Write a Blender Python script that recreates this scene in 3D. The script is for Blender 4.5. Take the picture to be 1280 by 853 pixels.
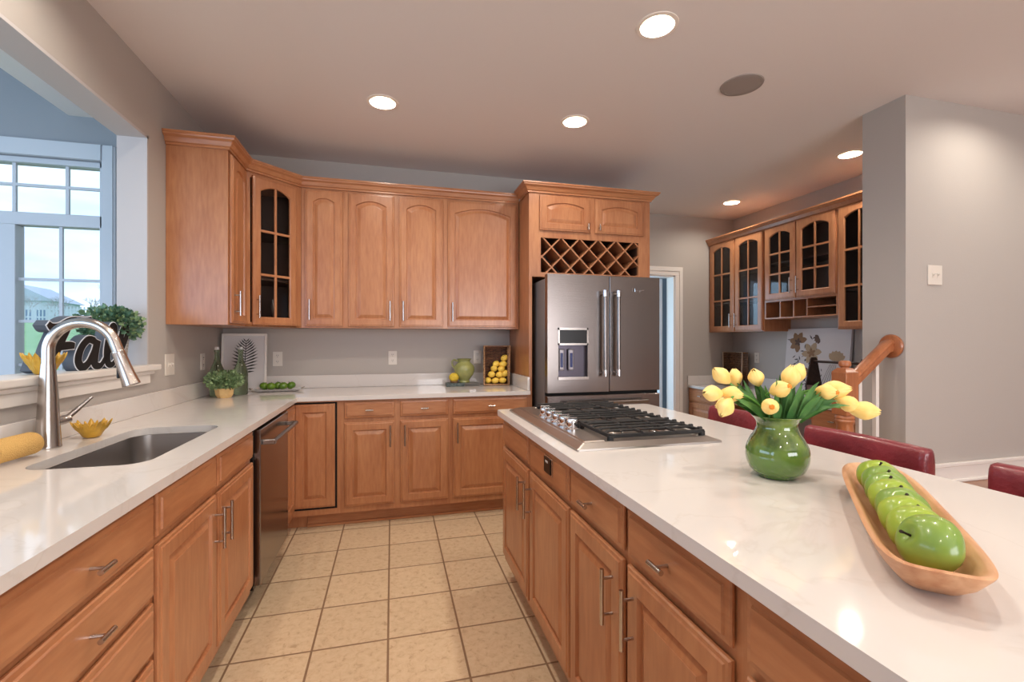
import bpy, bmesh, math, random
from mathutils import Vector, Matrix
random.seed(7)
PI = math.pi
for o in list(bpy.data.objects):
    bpy.data.objects.remove(o, do_unlink=True)
SC = bpy.context.scene
COL = SC.collection

# ------------------------------------------------------------------ camera, world, exposure
cd = bpy.data.cameras.new('camera'); cam = bpy.data.objects.new('camera', cd); COL.objects.link(cam)
cd.sensor_width = 36.0; cd.lens = 36.0 * 576.38 / 1280.0
cd.shift_y = -0.9 / 1280.0
cd.clip_start = 0.02; cd.clip_end = 300
cam.location = (0, 0, 1.2976); cam.rotation_euler = (PI / 2, 0, -0.2545)
SC.camera = cam
SC.view_settings.view_transform = 'Standard'
SC.view_settings.look = 'None'
SC.view_settings.gamma = 1
SC.view_settings.exposure = 0.0
SC.view_settings.use_curve_mapping = False
try:
    SC.cycles.max_bounces = 10; SC.cycles.diffuse_bounces = 6
    SC.cycles.sample_clamp_indirect = 6.0
    SC.cycles.caustics_reflective = False; SC.cycles.caustics_refractive = False
except Exception:
    pass

CAN_W = 7.6            # watts of each ceiling can
CAN_COL = (1.0, 0.93, 0.82)
SKY = 1.6

w = bpy.data.worlds.new('sky'); SC.world = w; w.use_nodes = True
nt = w.node_tree; nt.nodes.clear()
wo = nt.nodes.new('ShaderNodeOutputWorld'); bg = nt.nodes.new('ShaderNodeBackground')
tc = nt.nodes.new('ShaderNodeTexCoord'); nz = nt.nodes.new('ShaderNodeTexNoise')
mp = nt.nodes.new('ShaderNodeMapping'); mp.inputs['Scale'].default_value = (1, 1, 4)
rp = nt.nodes.new('ShaderNodeValToRGB')
nz.inputs['Scale'].default_value = 2.2; nz.inputs['Detail'].default_value = 6
rp.color_ramp.elements[0].position = 0.38; rp.color_ramp.elements[0].color = (0.50, 0.72, 1.0, 1)
rp.color_ramp.elements[1].position = 0.62; rp.color_ramp.elements[1].color = (0.80, 0.90, 1.0, 1)
nt.links.new(tc.outputs['Generated'], mp.inputs['Vector']); nt.links.new(mp.outputs[0], nz.inputs['Vector'])
nt.links.new(nz.outputs['Fac'], rp.inputs[0]); nt.links.new(rp.outputs[0], bg.inputs['Color'])
bg.inputs['Strength'].default_value = SKY
nt.links.new(bg.outputs[0], wo.inputs[0])

def added_light(name, loc, rot, sx, sy, watts, col):
    l = bpy.data.lights.new(name, 'AREA'); l.shape = 'RECTANGLE'; l.size = sx; l.size_y = sy; l.energy = watts; l.color = col
    o = bpy.data.objects.new(name, l); COL.objects.link(o); o.location = loc; o.rotation_euler = rot
    return o
# added area lamps: frontal fill behind the camera, blue fill from unseen sunroom sides
added_light('added_fill_rear', (2.0, -3.22, 1.35), (PI / 2, 0, 0), 2.8, 1.7, 118, (1.0, 0.97, 0.98))
added_light('added_daylight_sunroom_west', (-5.02, 1.0, 1.55), (0, -PI / 2, 0), 1.8, 4.0, 80, (0.50, 0.70, 1.0))
added_light('added_daylight_sunroom_south', (-3.2, -1.62, 1.55), (PI / 2, 0, 0), 3.2, 1.8, 72, (0.50, 0.70, 1.0))

added_light('added_daylight_hall', (1.72, 5.55, 1.4), (0, -PI / 2, 0), 1.6, 1.2, 34, (0.50, 0.75, 1.0))  # added lamp brightening the hall from an unseen side

# ------------------------------------------------------------------ materials
def lin(c):
    return tuple(((x / 255.0) / 12.92 if x / 255.0 <= 0.04045 else ((x / 255.0 + 0.055) / 1.055) ** 2.4) for x in c) + (1,)

def P(name, rgb, rough=0.5, metal=0.0, var=0.0, scale=(8, 8, 8), bump=0.0, bscale=None, rgb2=None, trans=0.0, ior=1.45,
      coat=0.0, emit=None, estr=0.0, detail=4, sheen=0.0, aniso=0.0):
    m = bpy.data.materials.new(name); m.use_nodes = True
    t = m.node_tree; b = t.nodes['Principled BSDF']
    b.inputs['Base Color'].default_value = lin(rgb); b.inputs['Roughness'].default_value = rough
    b.inputs['Metallic'].default_value = metal; b.inputs['IOR'].default_value = ior
    b.inputs['Transmission Weight'].default_value = trans; b.inputs['Coat Weight'].default_value = coat
    b.inputs['Coat Roughness'].default_value = 0.08
    if aniso: b.inputs['Anisotropic'].default_value = aniso
    if emit:
        b.inputs['Emission Color'].default_value = lin(emit); b.inputs['Emission Strength'].default_value = estr
    if var or rgb2 or bump:
        c = t.nodes.new('ShaderNodeTexCoord'); mpp = t.nodes.new('ShaderNodeMapping'); n = t.nodes.new('ShaderNodeTexNoise')
        mpp.inputs['Scale'].default_value = scale; n.inputs['Scale'].default_value = 1.0; n.inputs['Detail'].default_value = detail
        t.links.new(c.outputs['Object'], mpp.inputs[0]); t.links.new(mpp.outputs[0], n.inputs['Vector'])
        if rgb2 or var:
            r = t.nodes.new('ShaderNodeValToRGB')
            c2 = rgb2 if rgb2 else tuple(max(0, x * (1 - var)) for x in rgb)
            r.color_ramp.elements[0].position = 0.35; r.color_ramp.elements[1].position = 0.65
            r.color_ramp.elements[0].color = lin(c2); r.color_ramp.elements[1].color = lin(rgb)
            t.links.new(n.outputs['Fac'], r.inputs[0]); t.links.new(r.outputs[0], b.inputs['Base Color'])
        if bump:
            bp = t.nodes.new('ShaderNodeBump'); bp.inputs['Strength'].default_value = bump; bp.inputs['Distance'].default_value = 0.01
            if bscale:
                m2 = t.nodes.new('ShaderNodeMapping'); n2 = t.nodes.new('ShaderNodeTexNoise'); m2.inputs['Scale'].default_value = bscale
                n2.inputs['Scale'].default_value = 1.0
                t.links.new(c.outputs['Object'], m2.inputs[0]); t.links.new(m2.outputs[0], n2.inputs['Vector']); t.links.new(n2.outputs['Fac'], bp.inputs['Height'])
            else:
                t.links.new(n.outputs['Fac'], bp.inputs['Height'])
            t.links.new(bp.outputs[0], b.inputs['Normal'])
    return m

def wood(name, a, b_, rough=0.33, stretch='z', coat=0.25):
    m = bpy.data.materials.new(name); m.use_nodes = True
    t = m.node_tree; bs = t.nodes['Principled BSDF']
    c = t.nodes.new('ShaderNodeTexCoord'); oi = t.nodes.new('ShaderNodeObjectInfo')
    ad = t.nodes.new('ShaderNodeVectorMath'); ad.operation = 'ADD'
    t.links.new(c.outputs['Object'], ad.inputs[0])
    sc_ = t.nodes.new('ShaderNodeMath'); sc_.operation = 'MULTIPLY'; sc_.inputs[1].default_value = 20
    t.links.new(oi.outputs['Random'], sc_.inputs[0]); t.links.new(sc_.outputs[0], ad.inputs[1])
    mp1 = t.nodes.new('ShaderNodeMapping'); mp2 = t.nodes.new('ShaderNodeMapping')
    s1 = {'z': (60, 60, 9.0), 'x': (9.0, 60, 60), 'y': (60, 9.0, 60)}[stretch]
    s2 = {'z': (6, 6, 2.4), 'x': (2.4, 6, 6), 'y': (6, 2.4, 6)}[stretch]
    mp1.inputs['Scale'].default_value = s1; mp2.inputs['Scale'].default_value = s2
    n1 = t.nodes.new('ShaderNodeTexNoise'); n2 = t.nodes.new('ShaderNodeTexNoise')
    for n in (n1, n2): n.inputs['Scale'].default_value = 1; n.inputs['Detail'].default_value = 4
    t.links.new(ad.outputs[0], mp1.inputs[0]); t.links.new(ad.outputs[0], mp2.inputs[0])
    t.links.new(mp1.outputs[0], n1.inputs['Vector']); t.links.new(mp2.outputs[0], n2.inputs['Vector'])
    mx = t.nodes.new('ShaderNodeMix'); mx.data_type = 'FLOAT'; mx.inputs[0].default_value = 0.55
    t.links.new(n1.outputs['Fac'], mx.inputs[2]); t.links.new(n2.outputs['Fac'], mx.inputs[3])
    r = t.nodes.new('ShaderNodeValToRGB'); r.color_ramp.elements[0].position = 0.36; r.color_ramp.elements[1].position = 0.64
    r.color_ramp.elements[0].color = lin(b_); r.color_ramp.elements[1].color = lin(a)
    t.links.new(mx.outputs[0], r.inputs[0]); t.links.new(r.outputs[0], bs.inputs['Base Color'])
    bs.inputs['Roughness'].default_value = rough; bs.inputs['Coat Weight'].default_value = coat; bs.inputs['Coat Roughness'].default_value = 0.2
    return m

M = {}
M['wall'] = P('painted wall', (180, 173, 167), 0.75, bump=0.05, bscale=(120, 120, 120))
M['ceil'] = P('ceiling paint', (226, 220, 218), 0.85)
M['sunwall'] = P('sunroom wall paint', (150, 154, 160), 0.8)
M['trim'] = P('white trim paint', (228, 222, 216), 0.4)
M['liner'] = P('opening liner paint', (190, 186, 186), 0.6)
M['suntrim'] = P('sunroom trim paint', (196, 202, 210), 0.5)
M['maple'] = wood('maple', (188, 130, 89), (164, 104, 68))
M['maple_h'] = wood('maple horizontal grain', (188, 130, 89), (164, 104, 68), stretch='x')
M['maple_y'] = wood('maple crown grain', (180, 122, 84), (160, 98, 64), stretch='y')
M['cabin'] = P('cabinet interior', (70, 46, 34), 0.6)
M['oak'] = wood('oak rail', (178, 112, 72), (150, 88, 54), rough=0.3)
M['oakfloor'] = wood('wood landing boards', (168, 118, 84), (140, 92, 62), stretch='x')
M['steel'] = P('brushed steel', (142, 134, 130), 0.27, 1.0, bump=0.04, bscale=(3, 300, 300), scale=(1, 1, 1))
M['steel_c'] = P('satin cooktop steel', (176, 168, 162), 0.34, 1.0)
M['steel_v'] = P('brushed dark steel', (112, 104, 100), 0.3, 1.0)
M['sinksteel'] = P('satin sink steel', (176, 170, 166), 0.36, 1.0)
M['nickel'] = P('satin nickel', (190, 182, 176), 0.24, 1.0)
M['chrome'] = P('chrome', (225, 225, 228), 0.1, 1.0)
M['black'] = P('black plastic', (14, 13, 14), 0.3)
M['iron'] = P('cast iron', (34, 33, 34), 0.5)
M['gap'] = P('dark gap', (10, 8, 7), 0.8)
M['leather'] = P('red leather', (140, 54, 62), 0.3, coat=0.4, bump=0.25, bscale=(60, 60, 60), var=0.2, scale=(6, 6, 6))
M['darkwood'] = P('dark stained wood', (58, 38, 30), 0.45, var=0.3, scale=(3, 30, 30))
M['plate'] = P('white plastic plate', (222, 214, 204), 0.35)
M['slot'] = P('outlet slot', (70, 62, 58), 0.5)
M['blackpaint'] = P('black painted front', (16, 15, 17), 0.4)
M['whitepaint'] = P('white painted sign edge', (214, 218, 226), 0.5)
M['signside'] = P('dark grey sign edge', (84, 90, 100), 0.5)
M['glassdark'] = P('clear glass', (235, 238, 238), 0.03, trans=1.0, ior=1.45)
M['yellow'] = P('yellow glaze', (214, 166, 60), 0.3, var=0.15, scale=(25, 25, 25))
M['towel'] = P('yellow terry cloth', (232, 186, 112), 0.95, bump=0.8, bscale=(350, 350, 350))
M['apple'] = P('green apple skin', (140, 164, 62), 0.3, rgb2=(116, 146, 66), scale=(9, 9, 9), coat=0.3)
M['apple_y'] = P('yellow green apple skin', (168, 184, 60), 0.3, rgb2=(142, 166, 60), scale=(9, 9, 9), coat=0.3)
M['apple_d'] = P('deep green apple skin', (96, 128, 34), 0.3, rgb2=(74, 108, 30), scale=(14, 14, 14), coat=0.3)
M['stem'] = P('apple stem', (40, 24, 16), 0.7)
M['bowlwood'] = wood('carved bowl wood', (220, 176, 136), (182, 126, 88), rough=0.45, stretch='x', coat=0.0)
M['leaf'] = P('tulip leaf', (92, 138, 72), 0.45, rgb2=(56, 102, 50), scale=(14, 14, 14))
M['stalk'] = P('tulip stalk', (92, 146, 62), 0.5)
M['tulip'] = P('tulip petal', (250, 222, 146), 0.5, rgb2=(244, 204, 116), scale=(30, 30, 12))
M['tulipc'] = P('tulip centre', (222, 130, 30), 0.6)
M['box'] = P('boxwood leaf', (112, 146, 116), 0.45, rgb2=(60, 94, 72), scale=(40, 40, 40))
M['box2'] = P('pale boxwood leaf', (150, 172, 126), 0.45, rgb2=(98, 126, 80), scale=(40, 40, 40))
M['greenglass'] = P('green bottle glass', (168, 190, 156), 0.05, trans=0.95, ior=1.4)
M['jug'] = P('green glazed jug', (150, 152, 92), 0.25, var=0.12, scale=(20, 20, 20), coat=0.5)
M['lemon'] = P('lemon skin', (238, 200, 84), 0.45, bump=0.3, bscale=(150, 150, 150))
M['wicker'] = P('wicker', (128, 84, 56), 0.7, rgb2=(62, 38, 28), scale=(60, 60, 160), bump=0.6)
M['wicker_l'] = P('pale wicker rim', (190, 150, 110), 0.7, rgb2=(120, 80, 54), scale=(80, 80, 120), bump=0.5)
M['speaker'] = P('speaker grille', (158, 148, 142), 0.7, bump=0.4, bscale=(400, 400, 400))
M['canwhite'] = P('can reflector white', (240, 232, 222), 0.5)
M['lens'] = P('lit lamp lens', (255, 236, 205), 0.5, emit=(255, 226, 186), estr=10.0)
M['board'] = P('cream pot clay', (226, 190, 132), 0.7, var=0.08, scale=(20, 20, 20))
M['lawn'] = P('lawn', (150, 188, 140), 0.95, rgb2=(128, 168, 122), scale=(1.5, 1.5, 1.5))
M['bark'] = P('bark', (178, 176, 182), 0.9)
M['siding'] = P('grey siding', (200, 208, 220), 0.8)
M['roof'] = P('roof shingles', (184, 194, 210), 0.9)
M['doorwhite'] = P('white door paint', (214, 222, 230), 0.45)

def counter_mat(name):
    m = bpy.data.materials.new(name); m.use_nodes = True
    t = m.node_tree; b = t.nodes['Principled BSDF']
    c = t.nodes.new('ShaderNodeTexCoord')
    n = t.nodes.new('ShaderNodeTexNoise'); n.inputs['Scale'].default_value = 1.6; n.inputs['Detail'].default_value = 8; n.inputs['Distortion'].default_value = 1.6
    t.links.new(c.outputs['Object'], n.inputs['Vector'])
    r = t.nodes.new('ShaderNodeValToRGB'); e = r.color_ramp.elements
    e[0].position = 0.490; e[0].color = lin((216, 210, 206)); e[1].position = 0.50; e[1].color = lin((211, 204, 199))
    k = e.new(0.510); k.color = lin((216, 210, 206))
    t.links.new(n.outputs['Fac'], r.inputs[0]); t.links.new(r.outputs[0], b.inputs['Base Color'])
    b.inputs['Roughness'].default_value = 0.07; b.inputs['Specular IOR Level'].default_value = 0.55
    return m
M['quartz'] = counter_mat('white quartz')

def tile_mat():
    m = bpy.data.materials.new('beige floor tile'); m.use_nodes = True
    t = m.node_tree; b = t.nodes['Principled BSDF']
    c = t.nodes.new('ShaderNodeTexCoord'); mpp = t.nodes.new('ShaderNodeMapping')
    # tile joints at x = -0.0165 + k*0.3075 and y = 2.068 + k*0.322 (plus running skew none)
    TX, TY = 0.3085, 0.3175
    mpp.inputs['Location'].default_value = (0.0165 / TX, -2.072 / TY, 0); mpp.inputs['Scale'].default_value = (1 / TX, 1 / TY, 1)
    t.links.new(c.outputs['Object'], mpp.inputs[0])
    br = t.nodes.new('ShaderNodeTexBrick'); br.offset = 0; br.squash = 1
    br.inputs['Scale'].default_value = 1; br.inputs['Brick Width'].default_value = 1; br.inputs['Row Height'].default_value = 1
    br.inputs['Mortar Size'].default_value = 0.016; br.inputs['Mortar Smooth'].default_value = 0.25
    br.inputs['Color1'].default_value = (1, 1, 1, 1); br.inputs['Color2'].default_value = (0.86, 0.86, 0.86, 1); br.inputs['Mortar'].default_value = (0, 0, 0, 1)
    br.inputs['Bias'].default_value = 0
    t.links.new(mpp.outputs[0], br.inputs['Vector'])
    n = t.nodes.new('ShaderNodeTexNoise'); n.inputs['Scale'].default_value = 34; n.inputs['Detail'].default_value = 7; n.inputs['Roughness'].default_value = 0.7
    n.inputs['Distortion'].default_value = 0.6
    t.links.new(c.outputs['Object'], n.inputs['Vector'])
    r = t.nodes.new('ShaderNodeValToRGB'); e = r.color_ramp.elements
    e[0].position = 0.33; e[0].color = lin((186, 156, 124)); e[1].position = 0.60; e[1].color = lin((216, 192, 160))
    k = e.new(0.44); k.color = lin((208, 182, 148))
    t.links.new(n.outputs['Fac'], r.inputs[0])
    mu = t.nodes.new('ShaderNodeMix'); mu.data_type = 'RGBA'; mu.blend_type = 'MULTIPLY'; mu.inputs[0].default_value = 0.6
    t.links.new(r.outputs[0], mu.inputs[6]); t.links.new(br.outputs['Color'], mu.inputs[7])
    mx = t.nodes.new('ShaderNodeMix'); mx.data_type = 'RGBA'
    t.links.new(br.outputs['Fac'], mx.inputs[0]); t.links.new(mu.outputs[2], mx.inputs[6]); mx.inputs[7].default_value = lin((140, 110, 84))
    t.links.new(mx.outputs[2], b.inputs['Base Color'])
    b.inputs['Roughness'].default_value = 0.42
    bp = t.nodes.new('ShaderNodeBump'); bp.inputs['Strength'].default_value = 0.5; bp.inputs['Distance'].default_value = 0.003; bp.invert = True
    t.links.new(br.outputs['Fac'], bp.inputs['Height']); t.links.new(bp.outputs[0], b.inputs['Normal'])
    return m
M['tile'] = tile_mat()

# ------------------------------------------------------------------ geometry helpers
class MB:
    def __init__(s): s.bm = bmesh.new()
    def face(s, pts, mi=0):
        f = s.bm.faces.new([s.bm.verts.new(p) for p in pts]); f.material_index = mi; return f
    def box(s, x0, x1, y0, y1, z0, z1, bev=0.0, mi=0, seg=1):
        r = bmesh.ops.create_cube(s.bm, size=1.0)
        vs = r['verts']
        for v in vs:
            v.co = Vector(((x0 + x1) / 2 + v.co.x * abs(x1 - x0), (y0 + y1) / 2 + v.co.y * abs(y1 - y0), (z0 + z1) / 2 + v.co.z * abs(z1 - z0)))
        fs = {f for v in vs for f in v.link_faces}
        for f in fs: f.material_index = mi
        if bev:
            es = list({e for v in vs for e in v.link_edges})
            r2 = bmesh.ops.bevel(s.bm, geom=es, offset=bev, segments=seg, profile=0.5, affect='EDGES')
            for f in r2['faces']: f.material_index = mi
        return vs
    def ring_surface(s, rings, close=True, cap0=False, cap1=False, mi=0):
        R = [[s.bm.verts.new(p) for p in ring] for ring in rings]
        n = len(R[0])
        for a, b in zip(R[:-1], R[1:]):
            for i in range(n if close else n - 1):
                j = (i + 1) % n
                try:
                    f = s.bm.faces.new((a[i], a[j], b[j], b[i])); f.material_index = mi
                except ValueError: pass
        if cap0: f = s.bm.faces.new(list(reversed(R[0]))); f.material_index = mi
        if cap1: f = s.bm.faces.new(R[-1]); f.material_index = mi
        return R
    def tube(s, pts, rad, seg=10, caps=True, mi=0, flat=1.0):
        pts = [Vector(p) for p in pts]
        rad = rad if isinstance(rad, (list, tuple)) else [rad] * len(pts)
        rings = []; up = None
        for i, p in enumerate(pts):
            t = (pts[min(i + 1, len(pts) - 1)] - pts[max(i - 1, 0)])
            if t.length < 1e-9: t = Vector((0, 0, 1))
            t.normalize()
            if up is None:
                up = Vector((0, 0, 1)) if abs(t.z) < 0.9 else Vector((1, 0, 0))
            a = t.cross(up)
            if a.length < 1e-6: a = t.cross(Vector((0, 1, 0)))
            a.normalize(); b = a.cross(t).normalized(); up = b
            rings.append([p + (a * math.cos(2 * PI * k / seg) + b * flat * math.sin(2 * PI * k / seg)) * rad[i] for k in range(seg)])
        s.ring_surface(rings, True, caps, caps, mi)
    def lathe(s, prof, c=(0, 0, 0), seg=32, mi=0, cap0=False, cap1=False, mat=None):
        rings = []
        for r, z in prof:
            ring = [Vector((r * math.cos(2 * PI * k / seg), r * math.sin(2 * PI * k / seg), z)) for k in range(seg)]
            if mat: ring = [mat @ p for p in ring]
            rings.append([p + Vector(c) for p in ring])
        s.ring_surface(rings, True, cap0, cap1, mi)
    def prism(s, poly, d0, d1, plane='xz', mi=0):
        def q(a, b, d):
            return {'xz': (a, d, b), 'yz': (d, a, b), 'xy': (a, b, d)}[plane]
        s.ring_surface([[Vector(q(a, b, d0)) for a, b in poly], [Vector(q(a, b, d1)) for a, b in poly]], True, True, True, mi)
    def ball(s, c, r, seg=16, sc=(1, 1, 1), mi=0, rot=None):
        n = seg // 2
        rings = []
        for i in range(1, n):
            th = PI * i / n
            ring = [Vector((r * sc[0] * math.sin(th) * math.cos(2 * PI * k / seg), r * sc[1] * math.sin(th) * math.sin(2 * PI * k / seg), -r * sc[2] * math.cos(th))) for k in range(seg)]
            if rot: ring = [rot @ p for p in ring]
            rings.append([p + Vector(c) for p in ring])
        s.ring_surface(rings, True, True, True, mi)
    def build(s, name, mat, parent=None, smooth=False, angle=35, recalc=True):
        if recalc: bmesh.ops.recalc_face_normals(s.bm, faces=s.bm.faces[:])
        me = bpy.data.meshes.new(name); s.bm.to_mesh(me); s.bm.free()
        for mm in (mat if isinstance(mat, (list, tuple)) else [mat]): me.materials.append(mm)
        if smooth:
            for p in me.polygons: p.use_smooth = True
            me.set_sharp_from_angle(angle=math.radians(angle))
        o = bpy.data.objects.new(name, me); COL.objects.link(o)
        if parent: o.parent = parent
        return o

def tag(o, label, cat, group=None, kind=None):
    o['label'] = label; o['category'] = cat
    if group: o['group'] = group
    if kind: o['kind'] = kind
    return o
def empty(name, label, cat, loc=(0, 0, 0), rz=0.0, group=None):
    o = bpy.data.objects.new(name, None); COL.objects.link(o); o.empty_display_size = 0.05
    o.location = loc; o.rotation_euler = (0, 0, rz)
    return tag(o, label, cat, group)
def struct(o, label=None):
    o['kind'] = 'structure'
    if label: o['label'] = label
    return o
def sbox(name, mat, *boxes, bev=0.0, label=None):
    m = MB()
    for b in boxes: m.box(*b, bev=bev)
    return struct(m.build(name, mat), label)
def copy_tree(o, parent=None):
    c = o.copy(); COL.objects.link(c)
    if parent: c.parent = parent
    for ch in list(o.children): copy_tree(ch, c)
    return c

# ------------------------------------------------------------------ room shell
XL, YB, ZC = -1.262, 4.005, 2.751
XP, YP, YPB = 2.937, 2.051, 2.31
XR, YR = 3.986, 4.72
sbox('floor', M['tile'], (-5.0, 5.7, -3.3, 6.4, -0.12, 0.0))
sbox('wall_left', M['wall'], (XL - .13, XL, -3.2, -0.62, 0, ZC), (XL - .13, XL, 2.872, YB + .13, 0, ZC),
     (XL - .13, XL, -0.62, 2.872, 0, 1.135), (XL - .13, XL, -0.62, 2.872, 2.385, ZC))
sbox('wall_back', M['wall'], (XL, 2.185, YB, YB + .13, 0, ZC), (2.06, 2.185, YB + .13, YR, 0, ZC))
sbox('wall_far', M['wall'], (2.06, 2.37, YR, YR + .13, 0, ZC), (3.182, XR + .13, YR, YR + .13, 0, ZC), (2.37, 3.182, YR, YR + .13, 2.048, ZC))
sbox('wall_right', M['wall'], (XR, XR + .13, YPB, YR, 0, ZC))
sbox('wall_landing', M['wall'], (XP, 5.6, YP, YPB, 0, ZC))
sbox('wall_east', M['wall'], (5.6, 5.73, -3.2, YP, 0, ZC))
sbox('wall_front', M['wall'], (XL - .13, 0.6, -3.33, -3.2, 0, ZC), (3.4, 5.73, -3.33, -3.2, 0, ZC), (0.6, 3.4, -3.33, -3.2, 2.2, ZC), (0.6, 3.4, -3.33, -3.2, 0, 0.5))

CANS = [(1.185, 1.892), (-0.055, 2.924), (1.175, 2.859), (3.462, 2.82), (3.462, 4.117), (-0.055, 1.89), (-0.055, 0.75), (1.185, 0.75),
        (-0.055, -0.9), (1.185, -0.9), (3.41, 1.60), (4.7, 1.35), (3.5, -1.2), (2.4, -0.2), (-0.86, 1.78)]
SPK = (1.925, 2.21)
m = MB(); m.box(XL - .13, 5.73, -3.33, YR + .13, ZC, ZC + .14)
ceil = m.build('ceiling', M['ceil'])
cut = MB()
for (x, y) in CANS:
    cut.lathe([(0.078, -0.05), (0.078, 0.10)], (x, y, ZC), 32, cap0=True, cap1=True)
cuto = cut.build('cutter', M['ceil'])
bmod = ceil.modifiers.new('b', 'BOOLEAN'); bmod.object = cuto; bmod.operation = 'DIFFERENCE'; bmod.solver = 'EXACT'
dg = bpy.context.evaluated_depsgraph_get(); dg.update()
nm = bpy.data.meshes.new_from_object(ceil.evaluated_get(dg)); ceil.modifiers.clear(); ceil.data = nm
bpy.data.objects.remove(cuto, do_unlink=True)
struct(ceil)

# recessed cans
CAN_LABELS = {0: 'recessed ceiling light nearest the camera at top centre', 1: 'recessed ceiling light over the left counter side, above the arched wall cabinets',
              2: 'recessed ceiling light in front of the refrigerator cabinet', 3: 'recessed ceiling light half hidden by the grey wall corner',
              4: 'recessed ceiling light in the far right corner by the doorway wall'}
for i, (x, y) in enumerate(CANS):
    e = empty('recessed_ceiling_light', CAN_LABELS.get(i, 'recessed ceiling light outside the view'), 'ceiling light', (x, y, ZC), 0, 'recessed ceiling lights')
    m = MB(); m.lathe([(0.0745, 0.0), (0.076, -0.004), (0.094, -0.003), (0.095, 0.0)], seg=40); m.build('trim_ring', M['canwhite'], e, True)
    m = MB(); m.lathe([(0.0745, 0.0), (0.066, 0.03), (0.050, 0.075), (0.048, 0.09)], seg=40, cap1=True); m.build('reflector', M['canwhite'], e, True)
    m = MB(); m.lathe([(0.0, 0.026), (0.035, 0.027), (0.050, 0.034), (0.052, 0.06)], seg=32); m.build('lamp_lens', M['lens'], e, True)
    ld = bpy.data.lights.new('can_lamp', 'AREA'); ld.shape = 'DISK'; ld.size = 0.085; ld.energy = CAN_W; ld.color = CAN_COL
    try: ld.spread = math.radians(170)
    except Exception: pass
    lo = bpy.data.objects.new('can_lamp', ld); COL.objects.link(lo); lo.parent = e; lo.location = (0, 0, 0.022)

sp = empty('ceiling_speaker', 'round flush grey speaker grille in the white ceiling', 'speaker', (SPK[0], SPK[1], ZC))
m = MB(); m.lathe([(0.0, -0.006), (0.098, -0.006), (0.100, -0.004)], seg=48); m.build('grille', M['speaker'], sp, True)
m = MB(); m.lathe([(0.100, -0.006), (0.112, -0.005), (0.114, 0.0)], seg=48); m.build('rim', M['speaker'], sp, True)

# pass-through opening trim: jambs, head, sill
sbox('trim_1', M['liner'], (XL - .135, XL + .002, 2.860, 2.874, 1.165, 2.387), (XL - .135, XL + .002, -.62, 2.874, 2.373, 2.387), label='white lining of the pass-through opening')
m = MB(); m.box(XL - .15, XL + .045, -.62, 2.92, 1.138, 1.168, bev=.006, seg=2)
m.box(XL, XL + .030, -.62, 2.88, 1.118, 1.138, bev=.004); m.box(XL, XL + .018, -.62, 2.86, 1.07, 1.118, bev=.003)
struct(m.build('trim_2', M['trim']), 'white sill board and apron of the pass-through opening')

# sunroom
sx0, sx1, sy0, sy1 = -5.0, XL - .13, -1.6, 3.6
SZ = 3.5
WX0, WX1, WZ0, WZ1 = -2.90, -1.833, 0.60, 2.467
sbox('wall_sunroom', M['sunwall'], (WX1, sx1, sy1, sy1 + .15, 0, SZ), (sx0, -4.6, sy1, sy1 + .15, 0, SZ), (-3.4, WX0, sy1, sy1 + .15, 0, SZ),
     (-4.6, -3.4, sy1, sy1 + .15, 0, WZ0), (-4.6, -3.4, sy1, sy1 + .15, WZ1, SZ), (WX0, WX1, sy1, sy1 + .15, 0, WZ0), (WX0, WX1, sy1, sy1 + .15, WZ1, SZ),
     (sx0 - .15, sx0, sy0, sy1 + .15, 0, .6), (sx0 - .15, sx0, sy0, sy1 + .15, 2.45, SZ), (sx0 - .15, sx0, sy0, sy0 + .5, .6, 2.45), (sx0 - .15, sx0, sy1 - .5, sy1 + .15, .6, 2.45),
     (sx0 - .15, sx1, sy0 - .15, sy0, 0, .6), (sx0 - .15, sx1, sy0 - .15, sy0, 2.45, SZ),
     (sx1 - .01, sx1, sy0, sy1, ZC + .1, SZ))
sbox('ceiling_sunroom', M['trim'], (sx0 - .15, sx1, sy0 - .15, sy1 + .15, SZ, SZ + .1), (-2.02, sx1, sy0, sy1, 2.75, 2.85))

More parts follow.
